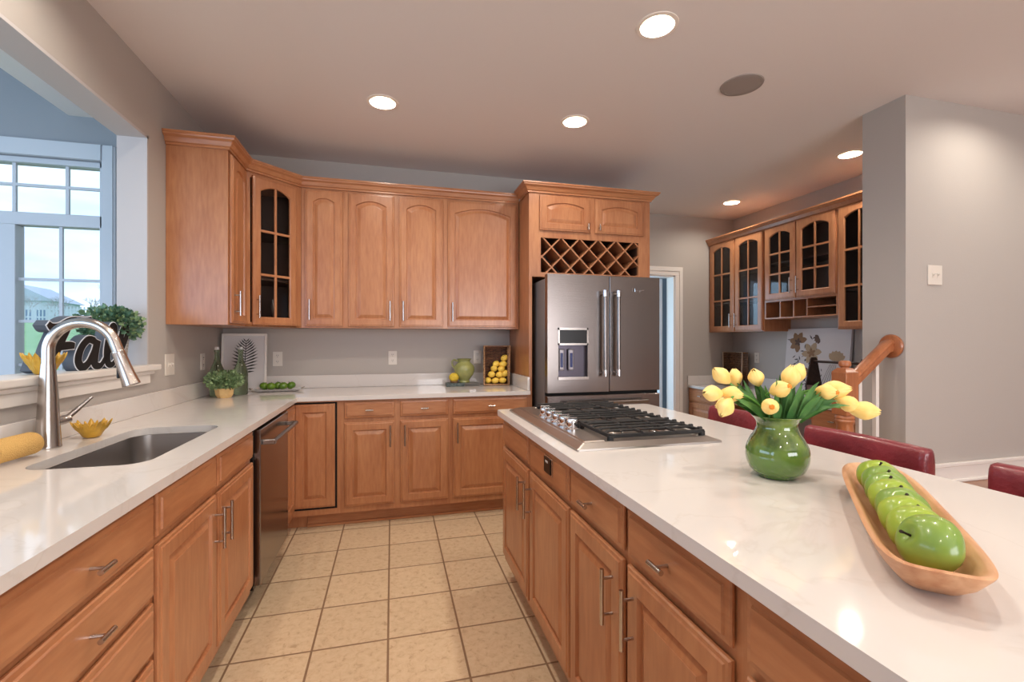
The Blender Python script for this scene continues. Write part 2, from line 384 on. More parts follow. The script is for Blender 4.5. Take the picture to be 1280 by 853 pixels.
def window_unit(idx, x0, x1, z0, z1, y, ztr):
    e = MB()
    # casing on the room side
    cw = .078
    for a in ((x0 - cw, x0, z0 - cw, z1 + .1), (x1, x1 + cw, z0 - cw, z1 + .1), (x0, x1, z1, z1 + .1), (x0, x1, z0 - cw, z0)):
        e.box(a[0], a[1], y - .022, y + .0, a[2], a[3], bev=.004)
        e.box(a[0] + (.012 if a[1] - a[0] < .1 else 0), a[1] - (.012 if a[1] - a[0] < .1 else 0), y - .03, y - .02, a[2], a[3])
    fr = struct(e.build('window_%d' % idx, M['suntrim']), 'white framed sunroom window with transom and grid')
    f = MB()
    mid = (x0 + x1) / 2
    for a in ((x0, x0 + .03, z0, z1), (x1 - .03, x1, z0, z1), (x0, x1, z1 - .035, z1), (x0, x1, z0, z0 + .04), (x0, x1, ztr - .04, ztr + .04), (mid - .055, mid + .055, z0 + .04, ztr - .04)):
        f.box(a[0], a[1], y + .02, y + .10, a[2], a[3], bev=.003)
    f.build('window_frame', M['suntrim'], fr)
    g = MB()
    def grid(a, b, c, d, xs, zs):
        for xx in xs: g.box(xx - .009, xx + .009, y + .045, y + .062, c, d)
        for zz in zs: g.box(a, b, y + .0455, y + .0615, zz - .009, zz + .009)
    grid(x0 + .03, x1 - .03, ztr + .04, z1 - .035, [x1 - .22, x1 - .50, x1 - .78], [ztr + .22])
    zz = [z for z in (1.69, 1.42, 1.14, .87) if z0 < z < ztr]
    grid(x0 + .03, mid - .055, z0 + .04, ztr - .04, [(x0 + mid) / 2 - .012], zz)
    grid(mid + .055, x1 - .03, z0 + .04, ztr - .04, [(x1 + mid) / 2 + .012], zz)
    g.build('muntins', M['suntrim'], fr)
    p = MB(); p.box(x0 + .03, x1 - .03, y + .066, y + .070, z0 + .04, z1 - .035)
    p.build('pane', M['pane'], fr)
    return fr
mp_ = bpy.data.materials.new('window glass'); mp_.use_nodes = True
t = mp_.node_tree; t.nodes.remove(t.nodes['Principled BSDF'])
tr = t.nodes.new('ShaderNodeBsdfTransparent'); gl = t.nodes.new('ShaderNodeBsdfGlossy'); gl.inputs['Roughness'].default_value = 0.02
fz = t.nodes.new('ShaderNodeFresnel'); fz.inputs[0].default_value = 1.2; mxs = t.nodes.new('ShaderNodeMixShader')
t.links.new(fz.outputs[0], mxs.inputs[0]); t.links.new(tr.outputs[0], mxs.inputs[1]); t.links.new(gl.outputs[0], mxs.inputs[2])
t.links.new(mxs.outputs[0], t.nodes['Material Output'].inputs[0])
M['pane'] = mp_
window_unit(1, WX0, WX1, WZ0, WZ1, sy1, 2.075)
window_unit(2, -4.6, -3.4, WZ0, WZ1, sy1, 2.075)

# hallway beyond the doorway
sbox('wall_hall', M['sunwall'], (1.7, 4.3, 6.25, 6.4, 0, 2.6), (4.15, 4.3, YR + .13, 6.25, 0, 2.6), (1.55, 1.7, YR + .13, 6.4, 0, .5), (1.55, 1.7, YR + .13, 6.4, 2.3, 2.6),
     (1.55, 2.06, YR, YR + .13, 0, 2.6))
sbox('ceiling_hall', M['trim'], (1.55, 4.3, YR + .13, 6.4, 2.6, 2.7))
# door casing
m = MB()
for a in ((3.182, 3.285, 0, 2.048), (2.267, 2.37, 0, 2.048), (2.267, 3.285, 2.048, 2.148)):
    m.box(a[0], a[1], YR - .016, YR, a[2], a[3], bev=.003)
    if a[1] - a[0] < .2: m.box(a[0] + .055, a[1] - .008, YR - .024, YR - .015, a[2], 2.138) if a[0] > 3 else m.box(a[0] + .008, a[1] - .055, YR - .024, YR - .015, a[2], 2.138)
    else: m.box(2.275, 3.277, YR - .0238, YR - .015, 2.10, 2.1379)
m.box(3.168, 3.183, YR - .005, YR + .135, 0, 2.048); m.box(2.369, 2.384, YR - .005, YR + .135, 0, 2.048); m.box(2.37, 3.182, YR - .005, YR + .135, 2.035, 2.049)
struct(m.build('trim_3', M['trim']), 'white casing around the far doorway')
# open six panel door standing along the hall
m = MB(); X0 = 3.09; m.box(X0, X0 + .035, 4.88, 5.66, .01, 2.03)
dr = struct(m.build('door_1', M['doorwhite']), 'white six-panel door standing open in the bright hallway')
m = MB()
for (ya, yb) in ((4.98, 5.23), (5.31, 5.56)):
    for (za, zb) in ((.2, .78), (.92, 1.5), (1.62, 1.9)):
        m.box(X0 - .005, X0, ya, yb, za, zb, bev=.004); m.box(X0 - .012, X0 - .004, ya + .035, yb - .035, za + .035, zb - .035, bev=.006)
m.build('panel_moulding', M['doorwhite'], dr)
m = MB(); m.tube([(X0, 5.60, 1.0), (X0 - .05, 5.60, 1.0)], .011); m.ball((X0 - .06, 5.60, 1.0), .027); m.build('door_knob', M['nickel'], dr, True)

# landing, steps, baseboard
m = MB(); m.box(2.96, 5.6, -3.2, YP, 0, .435)
struct(m.build('floor_landing', M['oakfloor']), 'raised wood landing floor')
st = empty('landing_steps', 'wooden steps rising to the landing below the oak handrail', 'stairs', (2.46, 1.6, 0))
for k, (a, h) in enumerate(((0, .147), (.25, .293))):
    m = MB(); m.box(a, .495, -.65, .47, (0.0 if k == 0 else .147), h - .03); m.build('riser', M['trim'], st)
    m = MB(); m.box(a - .025, a + .25 if k == 0 else .495, -.65, .47, h - .03, h, bev=.006); m.build('tread', M['oakfloor'], st)
m = MB(); m.box(XP + .03, 5.6, YP - .016, YP, .435, .53, bev=.0); m.box(XP + .03, 5.6, YP - .022, YP, .53, .553, bev=.004); m.box(XP + .03, 5.6, YP - .03, YP, .435, .452, bev=.004)
struct(m.build('baseboard_landing', M['trim']))
m = MB(); m.box(XP - .014, XP, YP, YPB, 0, .12, bev=.003); struct(m.build('baseboard_right', M['trim']))

# ------------------------------------------------------------------ cabinet parts (local: x across, -y to the viewer, z up)
NA = 10
def outline(x0, x1, z0, z1, rise, y, shoulder=0.0):
    pts = [Vector((x0, y, z0)), Vector((x1, y, z0))]
    for k in range(NA + 1):
        u = k / NA; x = x1 + (x0 - x1) * u
        if shoulder and rise:
            wd = abs(x1 - x0); sh = shoulder / wd
            v = (u - sh) / (1 - 2 * sh)
            zz = z1 - rise if v <= 0 or v >= 1 else z1 - rise * (1 - math.sin(PI * v) ** .8)
        else:
            zz = z1 - rise * (2 * u - 1) ** 2
        pts.append(Vector((x, y, zz)))
    return pts
def door_mesh(x0, x1, z0, z1, arch=0.0, T=0.02, fw=0.055):
    m = MB()
    def o(d, y, a, fwx=0): return outline(x0 + d, x1 - d, z0 + d, z1 - d, a, y)
    rings = [o(.007, -.0005, 0), o(.007, -.005, 0), o(0, -.005, 0), o(0, -T + .008, 0), o(.003, -T + .004, 0), o(.011, -T + .0035, 0), o(.014, -T, 0),
             o(fw, -T, arch), o(fw + .004, -T + .010, arch), o(fw + .010, -T + .0105, arch), o(fw + .030, -T + .002, arch * .95), o(fw + .0325, -T + .0015, arch * .95), o(fw + .034, -T, arch * .95)]
    m.ring_surface(rings, True, True, True)
    return m
def drawer_mesh(x0, x1, z0, z1, T=0.02):
    m = MB()
    def o(d, y): return outline(x0 + d, x1 - d, z0 + d, z1 - d, 0, y)
    m.ring_surface([o(.007, -.0005), o(.007, -.005), o(0, -.005), o(0, -T + .010), o(.003, -T + .006), o(.015, -T + .005), o(.0175, -T)], True, True, True)
    return m
def glass_door(par, x0, x1, z0, z1, arch=0.04, T=0.02, fw=0.055, rows=3):
    m = MB()
    def o(d, y, a): return outline(x0 + d, x1 - d, z0 + d, z1 - d, a, y)
    rings = [o(fw, -.002, arch), o(0, 0, 0), o(0, -T + .006, 0), o(.004, -T + .003, 0), o(.011, -T + .002, 0), o(.014, -T, 0), o(fw - .006, -T, arch), o(fw, -T + .006, arch), o(fw, -.002, arch)]
    m.ring_surface(rings)
    bmesh.ops.remove_doubles(m.bm, verts=m.bm.verts[:], dist=1e-5)
    xm = (x0 + x1) / 2
    m.box(xm - .0085, xm + .0085, -T + .003, -.004, z0 + fw - .004, z1 - fw + .002, bev=.002)
    H = z1 - z0 - 2 * fw
    for r in range(1, rows):
        zz = z0 + fw + H * r / rows - .01
        m.box(x0 + fw - .004, x1 - fw + .004, -T + .0035, -.0045, zz - .0085, zz + .0085, bev=.002)
    d = m.build('door', M['maple'], par)
    p = MB(); p.ring_surface([o(fw - .008, -.008, arch), o(fw - .008, -.0045, arch)], True, True, True)
    p.build('pane', M['pane'], d)
    return d
def bar_handle(par, x, z0, z1, yf=-.02):
    m = MB(); y = yf - .032
    m.tube([(x, y, z0), (x, y, z1)], .0058, 12)
    for zz in (z0 + .026, z1 - .026): m.tube([(x, yf + .001, zz), (x, y, zz)], .0042, 8)
    return m.build('handle', M['nickel'], par, True)
def t_handle(par, x, z, yf=-.02, L=.052):
    m = MB(); y = yf - .032
    m.tube([(x - L / 2, y, z), (x + L / 2, y, z)], .0062, 12); m.tube([(x, yf + .001, z), (x, y, z)], .0042, 8)
    return m.build('handle', M['nickel'], par, True)
def door(par, x0, x1, z0, z1, arch=0, hx=None, hz=None):
    d = door_mesh(x0, x1, z0, z1, arch).build('door', M['maple'], par)
    if hx is not None: bar_handle(d, hx, hz, hz + .15)
    return d
def drawer(par, x0, x1, z0, z1, handle=True, name='drawer'):
    d = drawer_mesh(x0, x1, z0, z1).build(name, M['maple_h'], par)
    if handle: t_handle(d, (x0 + x1) / 2, (z0 + z1) / 2)
    return d
def carcass(par, x0, x1, z0, z1, depth, toe=None):
    m = MB(); m.box(x0, x1, .0, depth, z0, z1)
    if toe: m.box(x0, x1, toe, depth, 0, z0)
    return m.build('cabinet_body', M['maple'], par)
def hollow(par, x0, x1, z0, z1, depth, shelves=(), stile=.03, rail=.03, mids=()):
    """carcass with an open, dark lined inside for glass doors; face frame included"""
    m = MB(); t_ = .018
    m.box(x0, x0 + t_, .02, depth, z0, z1); m.box(x1 - t_, x1, .02, depth, z0, z1); m.box(x0 + t_, x1 - t_, .02, depth, z0, z0 + t_); m.box(x0 + t_, x1 - t_, .02, depth, z1 - t_, z1)
    m.box(x0, x0 + stile, 0, .02, z0, z1); m.box(x1 - stile, x1, 0, .02, z0, z1); m.box(x0 + stile, x1 - stile, 0, .02, z0, z0 + rail); m.box(x0 + stile, x1 - stile, 0, .02, z1 - rail, z1)
    for q in mids: m.box(q - .022, q + .022, 0, .02, z0 + rail, z1 - rail)
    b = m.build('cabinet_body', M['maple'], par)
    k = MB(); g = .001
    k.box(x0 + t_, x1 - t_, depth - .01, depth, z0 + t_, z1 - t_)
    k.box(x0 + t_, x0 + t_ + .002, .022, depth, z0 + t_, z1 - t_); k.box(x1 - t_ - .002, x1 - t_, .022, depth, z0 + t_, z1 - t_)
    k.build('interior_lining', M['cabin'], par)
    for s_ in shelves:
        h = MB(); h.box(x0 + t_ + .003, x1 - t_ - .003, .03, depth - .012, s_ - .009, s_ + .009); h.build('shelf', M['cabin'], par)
    return b

BF = -.65          # left run face frame X
# ---- left run base cabinets: local x -> world +Y, front -> +X
FY = 3.39          # back run face frame Y
DEP = .61
c = empty('base_cabinet', 'maple base cabinet with four stacked drawers, nearest on the left run', 'cabinet', (BF, .87, 0), PI / 2)
carcass(c, 0, .62, .10, .884, DEP, .075)
for a, b in ((.74, .868), (.592, .722), (.435, .572), (.14, .415)): drawer(c, .03, .60 + .012, a, b)
c = empty('base_cabinet', 'maple sink base cabinet with two blank fronts and two doors', 'cabinet', (BF, 1.49, 0), PI / 2)
m = MB()       # open topped body so the sink bowl can hang in it
m.box(0, .018, 0.02, DEP, .10, .884); m.box(.912, .93, 0.02, DEP, .10, .884); m.box(.018, .912, .02, DEP, .10, .12); m.box(.018, .912, DEP - .012, DEP, .12, .884)
m.box(0, .93, 0, .02, .10, .884); m.box(0, .93, .075, .09, 0, .10)
m.build('cabinet_body', M['maple'], c)
for a, b in ((.012, .454), (.476, .922)):
    drawer(c, a, b, .745, .868, False, 'false_front')
door(c, .012, .454, .14, .722, 0, .425, .53); door(c, .476, .922, .14, .722, 0, .505, .53)
c = empty('base_cabinet', 'maple base cabinet at the near left, outside the view', 'cabinet', (BF, -.10, 0), PI / 2)
carcass(c, 0, .96, .10, .884, DEP, .075)
door(c, .03, .47, .14, .722, 0, .44, .53); door(c, .49, .93, .14, .722, 0, .52, .53); drawer(c, .03, .47, .745, .868); drawer(c, .49, .93, .745, .868)

# ---- corner lazy susan cabinet
c = empty('corner_base_cabinet', 'maple corner base cabinet with inset folding door beside the dishwasher', 'cabinet', (BF, FY, 0), 0)
m = MB()
pl = [(-DEP, -.31), (0, -.31), (0, 0), (.30, 0), (.30, DEP), (-DEP, DEP)]
m.prism(pl, .10, .884, 'xy')
pt = [(-DEP, -.31), (-.075, -.31), (-.075, .075), (.30, .075), (.30, DEP), (-DEP, DEP)]
m.prism(pt, 0, .10, 'xy'); m.build('cabinet_body', M['maple'], c)
g = MB(); g.box(.012, .283, -.003, .0, .14, .872); g.box(.0, .003, -.30, -.012, .14, .872); g.build('door_reveal', M['gap'], c)
door(c, .008, .270, .155, .862)
d = door_mesh(-.29, -.012, .155, .862).build('door', M['maple'], c); d.rotation_euler = (0, 0, PI / 2)

# ---- back run base
c = empty('base_cabinet', 'maple base cabinet with two doors and two drawers in the middle of the back run', 'cabinet', (-.35, FY, 0), 0)
carcass(c, 0, .76, .10, .884, DEP, .075)
drawer(c, .030, .366, .755, .868); drawer(c, .406, .746, .755, .868)
door(c, .030, .366, .145, .727, 0, .338, .55); door(c, .406, .746, .145, .727, 0, .438, .55)
c = empty('base_cabinet', 'wide single-door maple base cabinet beside the refrigerator panel', 'cabinet', (.41, FY, 0), 0)
carcass(c, 0, .608, .10, .884, DEP, .075)
drawer(c, .022, .588, .755, .868); door(c, .022, .588, .145, .727, 0, .052, .55)
m = MB(); m.box(-.57, 1.018, FY + .066, FY + .074, 0, .085, bev=.002); m.box(-.57, 1.018, FY + .050, FY + .066, 0, .018, bev=.005)
tag(m.build('toe_kick_board', M['maple_h']), 'maple toe board along the floor under the back cabinets', 'toe kick')
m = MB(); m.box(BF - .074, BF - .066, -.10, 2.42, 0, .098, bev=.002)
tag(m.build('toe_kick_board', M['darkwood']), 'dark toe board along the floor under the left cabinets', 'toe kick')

# ---- uppers: face frame plane y=0, body behind
UZ0, UZ1, UD = 1.39, 2.45, .318
UY = YB - .32      # 3.685
def up_cab(loc, rz, wdt, label, doors, arch=.035, z0=UZ0, z1=UZ1):
    c = empty('wall_cabinet', label, 'cabinet', (loc[0], loc[1], 0), rz)
    carcass(c, 0, wdt, z0, z1, UD)
    for (a, b, hx) in doors: door(c, a, b, z0 + .012, z1 - .04, arch, hx, UZ0 + .057)
    return c
up_cab((BF + .002, UY), 0, .308, 'narrow arched single-door maple wall cabinet beside the glass corner cabinet', [(.027, .288, .062)], .03)
up_cab((-.34, UY), 0, .750, 'double-door arched maple wall cabinet in the middle of the back wall', [(.020, .356, .326), (.394, .731, .424)])
up_cab((.41, UY), 0, .605, 'wide single-door arched maple wall cabinet next to the refrigerator surround', [(.019, .584, .054)], .045)
up_cab((-.942, 3.07), PI / 2, .325, 'maple wall cabinet with plain side panel beside the pass-through opening', [(.02, .312, .055)], .03)
# corner diagonal glass cabinet
A, B = Vector((-.942, 3.397, 0)), Vector((-.650, 3.685, 0))
ang = math.atan2(B.y - A.y, B.x - A.x); L = (B - A).length
c = empty('corner_wall_cabinet', 'diagonal corner maple wall cabinet with glass grid door', 'cabinet', A, ang)
inv = Matrix.Rotation(-ang, 4, 'Z')
def loc2(x, y):
    v = inv @ (Vector((x, y, 0)) - A); return (v.x, v.y)
foot = [(A.x, A.y), (B.x, B.y), (B.x, YB - .002), (XL + .002, YB - .002), (XL + .002, A.y)]
m = MB(); fl = [loc2(*p) for p in foot]
m.prism(fl, UZ0, UZ0 + .02, 'xy'); m.prism(fl, UZ1 - .02, UZ1, 'xy')
for i in (1, 2, 3, 4):
    p, q = Vector(fl[i] + (0,)), Vector(fl[(i + 1) % 5] + (0,)); d = (q - p).normalized(); nrm = Vector((-d.y, d.x, 0)) * .012
    m.prism([(p.x, p.y), (q.x, q.y), (q.x + nrm.x, q.y + nrm.y), (p.x + nrm.x, p.y + nrm.y)], UZ0 + .02, UZ1 - .02, 'xy')
m.box(0, .035, 0, .02, UZ0, UZ1); m.box(L - .035, L, 0, .02, UZ0, UZ1); m.box(.035, L - .035, 0, .02, UZ0, UZ0 + .03); m.box(.035, L - .035, 0, .02, UZ1 - .06, UZ1)
m.build('cabinet_body', M['maple'], c)
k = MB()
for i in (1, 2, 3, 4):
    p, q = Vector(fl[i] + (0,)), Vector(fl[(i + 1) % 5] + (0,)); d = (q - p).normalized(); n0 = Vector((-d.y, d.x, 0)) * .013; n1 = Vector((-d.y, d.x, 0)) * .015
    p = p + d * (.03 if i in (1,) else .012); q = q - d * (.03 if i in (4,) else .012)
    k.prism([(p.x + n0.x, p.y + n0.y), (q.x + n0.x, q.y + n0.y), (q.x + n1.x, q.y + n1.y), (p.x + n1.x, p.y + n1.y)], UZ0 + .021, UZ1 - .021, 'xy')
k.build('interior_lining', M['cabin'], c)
sh = [(a * .86 + fl[0][0] * .07 + .03, b * .80 + .07) for a, b in fl]
for zz in (1.72, 2.06):
    m = MB(); m.prism(sh, zz, zz + .012, 'xy'); m.build('shelf', M['cabin'], c)
gd = glass_door(c, .045, L - .045, UZ0 + .012, UZ1 - .045, .04)
bar_handle(gd, .070, UZ0 + .057, UZ0 + .207)
# plates standing in the corner cabinet
M['china'] = P('white china', (206, 204, 204), .25)
for k_, (dx, dy) in enumerate(((0.285, .15), (.305, .19))):
    m = MB(); rot = Matrix.Rotation(PI / 2 - .15, 4, 'X')
    m.lathe([(0.0, 0), (.05, .0), (.09, .012), (.092, .015), (.05, .005), (0.0, .005)], seg=28, mat=Matrix.Rotation(1.75, 4, 'Z') @ rot)
    o = m.build('plate', M['china'], None, True)
    v = A + (Matrix.Rotation(ang, 4, 'Z') @ Vector((dx, dy, 0))); o.location = (v.x, v.y, UZ0 + .02 + .094)
    tag(o, 'white plate standing upright inside the glass corner cabinet', 'plate', 'plates in the corner cabinet')

# ---- crown moulding sweeps
def crown(pts, zb, zt, out, name_label, closed_ends=True):
    prof = [(0, 0), (.010, 0), (.010, .012), (.018, .016), (out * .55, (zt - zb) * .55), (out * .85, (zt - zb) * .68), (out * .9, (zt - zb) * .8), (out, (zt - zb) * .84), (out, zt - zb), (0, zt - zb)]
    P2 = [Vector((p[0], p[1])) for p in pts]
    n = len(P2); rings = []
    for i in range(n):
        def nr(a, b):
            d = (b - a).normalized(); return Vector((d.y, -d.x))
        if i == 0: mi = nr(P2[0], P2[1])
        elif i == n - 1: mi = nr(P2[-2], P2[-1])
        else:
            n1, n2 = nr(P2[i - 1], P2[i]), nr(P2[i], P2[i + 1]); mi = (n1 + n2).normalized(); mi = mi / max(.3, mi.dot(n1))
        rings.append([Vector((P2[i].x + mi.x * a, P2[i].y + mi.y * a, zb + b)) for a, b in prof])
    m = MB(); m.ring_surface(rings, True, True, True)
    return tag(m.build('crown_moulding', M['maple_h']), name_label, 'moulding')
CZ0, CZ1 = 2.425, 2.497
crown([(XL + .003, 3.068), (-.940, 3.068), (-.940, 3.396), (-.650, 3.683), (1.012, 3.683)], CZ0, CZ1, .05, 'maple crown moulding along the tops of the left and back wall cabinets')
crown([(1.018, 3.62), (1.018, 3.398), (2.062, 3.398), (2.062, 4.0)], 2.437, 2.507, .06, 'maple crown moulding around the top of the refrigerator surround')

# ---- refrigerator surround with lattice
c = empty('refrigerator_surround_cabinet', 'tall maple cabinet framing the refrigerator, with two arched doors and wine lattice', 'cabinet', (1.02, 3.40, 0), 0)
m = MB(); D_ = YB - 3.40 - .001
m.box(0, .024, 0, D_, 0, 2.45); m.box(1.016, 1.04, 0, D_, 0, 2.45)
m.box(.024, 1.016, .02, D_, 2.115, 2.45); m.box(.024, 1.016, .02, D_, 1.79, 1.815); m.box(.024, 1.016, D_ - .012, D_, 1.815, 2.115)
m.box(.024, 1.016, 0, .02, 2.095, 2.45); m.box(.024, .095, 0, .02, 1.79, 2.095); m.box(.936, 1.016, 0, .02, 1.79, 2.095); m.box(.095, .936, 0, .02, 1.79, 1.825)
m.build('cabinet_body', M['maple'], c)
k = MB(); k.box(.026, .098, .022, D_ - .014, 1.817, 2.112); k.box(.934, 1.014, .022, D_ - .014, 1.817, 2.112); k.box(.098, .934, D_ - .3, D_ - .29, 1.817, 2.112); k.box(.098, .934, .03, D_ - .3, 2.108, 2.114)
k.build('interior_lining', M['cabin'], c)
for (a, b, hx) in ((.082, .503, .475), (.545, .973, .573)):
    d = door_mesh(a, b, 2.150, 2.425, .03).build('door', M['maple'], c)
    h = MB(); h.tube([(hx, -.052, 2.165), (hx, -.052, 2.215)], .006); h.tube([(hx, -.019, 2.19), (hx, -.052, 2.19)], .004, 8); h.build('handle', M['nickel'], d, True)
# lattice (diagonal slats in an opening .095-.936 x 1.825-2.095)
lx0, lx1, lz0, lz1 = .095, .936, 1.825, 2.095
def diag(sgn, y0, y1, off):
    m = MB(); hw = .0052; sp_ = .158
    k0 = -6
    for i in range(k0, 14):
        # line z = lz1 - sgn*(x - xs)
        xs = lx0 + off + i * sp_
        pts = []
        for zz in (lz0, lz1):
            x = xs + sgn * (lz1 - zz); pts.append((x, zz))
        (xa, za), (xb, zb) = pts
        # clip to opening
        def clip(x, z, x2, z2):
            if x < lx0: f = (lx0 - x) / (x2 - x); return lx0, z + (z2 - z) * f
            if x > lx1: f = (lx1 - x) / (x2 - x); return lx1, z + (z2 - z) * f
            return x, z
        if max(xa, xb) < lx0 + .005 or min(xa, xb) > lx1 - .005: continue
        xa2, za2 = clip(xa, za, xb, zb); xb2, zb2 = clip(xb, zb, xa, za)
        d = Vector((xb2 - xa2, zb2 - za2)).normalized(); n = Vector((-d.y, d.x)) * hw
        m.prism([(xa2 + n.x, za2 + n.y), (xb2 + n.x, zb2 + n.y), (xb2 - n.x, zb2 - n.y), (xa2 - n.x, za2 - n.y)], y0, y1, 'xz')
    return m
diag(1, .004, .22, .020).build('lattice_slats', M['maple'], c)
diag(-1, .003, .22, .0).build('lattice_slats', M['maple'], c)

# ---- refrigerator
f = empty('refrigerator', 'stainless steel french-door refrigerator with ice dispenser and bottom freezer', 'refrigerator', (1.084, 3.15, 0), 0)
W_, H_ = .912, 1.779
m = MB(); m.box(.0, W_, .075, .80, .03, H_ - .03, bev=.004); m.box(.02, .9, .10, .78, 0, .03); m.build('body', P('grey enamel side', (120, 114, 112), .4), f)
xm = .487
m = MB()       # left door built around the dispenser recess
dx0, dx1, dz0, dz1 = .083, .312, 1.025, 1.385
for a in ((.0, dx0, .915, H_), (dx1, xm - .003, .915, H_), (dx0, dx1, dz1, H_), (dx0, dx1, .915, dz0)):
    m.box(a[0], a[1], 0, .062, a[2], a[3])
m.box(dx0, dx1, .055, .062, dz0, dz1)
dl = m.build('door', M['steel'], f)
m = MB(); m.box(xm + .003, W_, 0, .062, .915, H_, bev=.004); drr = m.build('door', M['steel'], f)
m = MB(); m.box(0, W_, .0, .062, .06, .893, bev=.005); df = m.build('freezer_drawer', M['steel'], f)
m = MB(); m.box(.004, W_ - .004, .03, .07, .893, .915); m.box(xm - .003, xm + .003, .03, .062, .915, H_); m.build('seal', M['gap'], f)
def fr_handle(par, x):
    m = MB(); y = -.052
    m.tube([(x, y, 1.03), (x, y, 1.665)], .0135, 14, mi=0)
    for z0 in (1.035, 1.62): m.tube([(x, y, z0), (x, y, z0 + .045)], .017, 14, mi=1)
    for z0 in (1.057, 1.642): m.tube([(x, .001, z0), (x, y, z0)], .011, 10, mi=1)
    return m.build('handle', [M['steel'], M['chrome']], par, True)
fr_handle(dl, .408 + .02); fr_handle(drr, .517 + .02)
m = MB(); m.tube([(.12, -.05, .845), (.78, -.05, .845)], .0135, 14); m.tube([(.16, .001, .845), (.16, -.05, .845)], .010, 10); m.tube([(.74, .001, .845), (.74, -.05, .845)], .010, 10)
m.build('handle', M['steel'], df, True)
m = MB()
m.box(dx0 - .004, dx1 + .004, -.005, .0, dz1 - .012, dz1 + .004); m.box(dx0 - .004, dx1 + .004, -.005, 0, 1.262, 1.276); m.box(dx0 - .004, dx0 + .008, -.005, 0, 1.262, dz1 + .004); m.box(dx1 - .008, dx1 + .004, -.005, 0, 1.262, dz1 + .004)
m.build('screen_frame', M['nickel'], dl)
m = MB(); m.box(dx0 - .004, dx1 + .004, -.012, .04, dz0 - .015, dz0 + .006); m.build('drip_ledge', M['nickel'], dl)
m = MB(); m.box(dx0 + .006, dx1 - .006, -.003, .05, 1.272, dz1 - .008); m.build('dispenser_screen', M['black'], dl)
m = MB(); m.box(dx0, dx1, .045, .054, dz0, 1.262); m.build('dispenser_cavity', P('dispenser cavity', (92, 86, 96), .3, .7), dl)
for x in (.115, .190):
    m = MB(); m.box(x - .022, x + .022, .018, .03, 1.075, 1.235, bev=.008); pd = m.build('dispenser_paddle', P('paddle', (150, 144, 148), .3, .6), dl)
    m = MB(); m.box(x - .010, x + .010, .014, .019, 1.100, 1.205, bev=.003); m.build('paddle_light', P('blue lit paddle', (36, 38, 70), .2, emit=(90, 110, 200), estr=.12), dl)
# small embossed script badge: looping bright strokes
m = MB()
def stroke(pts, r=.0018): m.tube([(x, -.0012, z) for x, z in pts], r, 6)
bx, bz = .675, 1.665
stroke([(bx, bz), (bx + .006, bz + .028), (bx + .012, bz + .004), (bx + .020, bz + .028), (bx + .024, bz)])
stroke([(bx + .024, bz), (bx + .032, bz + .014), (bx + .038, bz + .002), (bx + .044, bz + .014), (bx + .050, bz + .001), (bx + .058, bz + .014), (bx + .062, bz - .008), (bx + .068, bz + .014), (bx + .074, bz + .002), (bx + .080, bz + .012), (bx + .098, bz + .013)])
m.build('badge', M['chrome'], drr, True)

# ---- dishwasher
dw = empty('dishwasher', 'stainless steel dishwasher with towel-bar handle beside the corner cabinet', 'dishwasher', (-.612, 2.425, 0), PI / 2)
m = MB(); m.box(.02, .635, .03, .60, .10, .870); m.box(.03, .63, .10, .60, 0, .10); m.build('body', M['black'], dw)
m = MB(); m.box(.028, .632, 0, .032, .115, .868, bev=.004, seg=2); dd = m.build('door', P('smooth dark steel', (140, 132, 128), 0.2, 1.0), dw)
m = MB()
m.tube([(.055, -.052, .80), (.605, -.052, .80)], .012, 14, flat=1.0)
for x in (.065, .595): m.box(x - .012, x + .012, -.058, .001, .788, .812, bev=.003)
m.build('handle', M['steel'], dd, True)

# ---- worktops
def slab_with_hole():
    m = MB()
    z0, z1 = .884, .914
    YF = YB - .647; XF = -.615
    # outer rectangle pieces around rounded sink opening
    sx, sX, sy, sY, r = -1.075, -.745, 1.672, 2.361, .07
    outer = []; hole = []
    def arc(cx, cy, a0, a1, n=8): return [(cx + r * math.cos(a0 + (a1 - a0) * k / n), cy + r * math.sin(a0 + (a1 - a0) * k / n)) for k in range(n + 1)]
    hole = arc(sX - r, sY - r, 0, PI / 2) + arc(sx + r, sY - r, PI / 2, PI) + arc(sx + r, sy + r, PI, 1.5 * PI) + arc(sX - r, sy + r, 1.5 * PI, 2 * PI)
    X0, X1, Y0, Y1 = XL + .001, XF, 1.45, 2.60
    # project the hole points out to the rectangle
    cx, cy = (sx + sX) / 2, (sy + sY) / 2
    for (x, y) in hole:
        dx, dy = x - cx, y - cy
        t_ = min((X1 - cx) / dx if dx > 1e-9 else 1e9, (X0 - cx) / dx if dx < -1e-9 else 1e9, (Y1 - cy) / dy if dy > 1e-9 else 1e9, (Y0 - cy) / dy if dy < -1e-9 else 1e9)
        outer.append([cx + dx * t_, cy + dy * t_])
    # snap nearest outer points to the rectangle corners
    for c_ in ((X0, Y0), (X1, Y0), (X1, Y1), (X0, Y1)):
        o = min(outer, key=lambda p: (p[0] - c_[0]) ** 2 + (p[1] - c_[1]) ** 2); o[0], o[1] = c_
    V = lambda p, z: Vector((p[0], p[1], z))
    m.ring_surface([[V(p, z0) for p in outer], [V(p, z1) for p in outer], [V(p, z1) for p in hole], [V(p, z0) for p in hole], [V(p, z0) for p in outer]])
    bmesh.ops.remove_doubles(m.bm, verts=m.bm.verts[:], dist=1e-5)
    m.box(X0, X1, -.30, 1.45, z0, z1); 
    m.prism([(X0, 2.60), (X1, 2.60), (X1, YF), (1.018, YF), (1.018, YB - .001), (X0, YB - .001)], z0, z1, 'xy')
    return m, hole
m, HOLE = slab_with_hole()
ct = tag(m.build('worktop', M['quartz']), 'white quartz L-shaped worktop along the left and back walls', 'worktop')
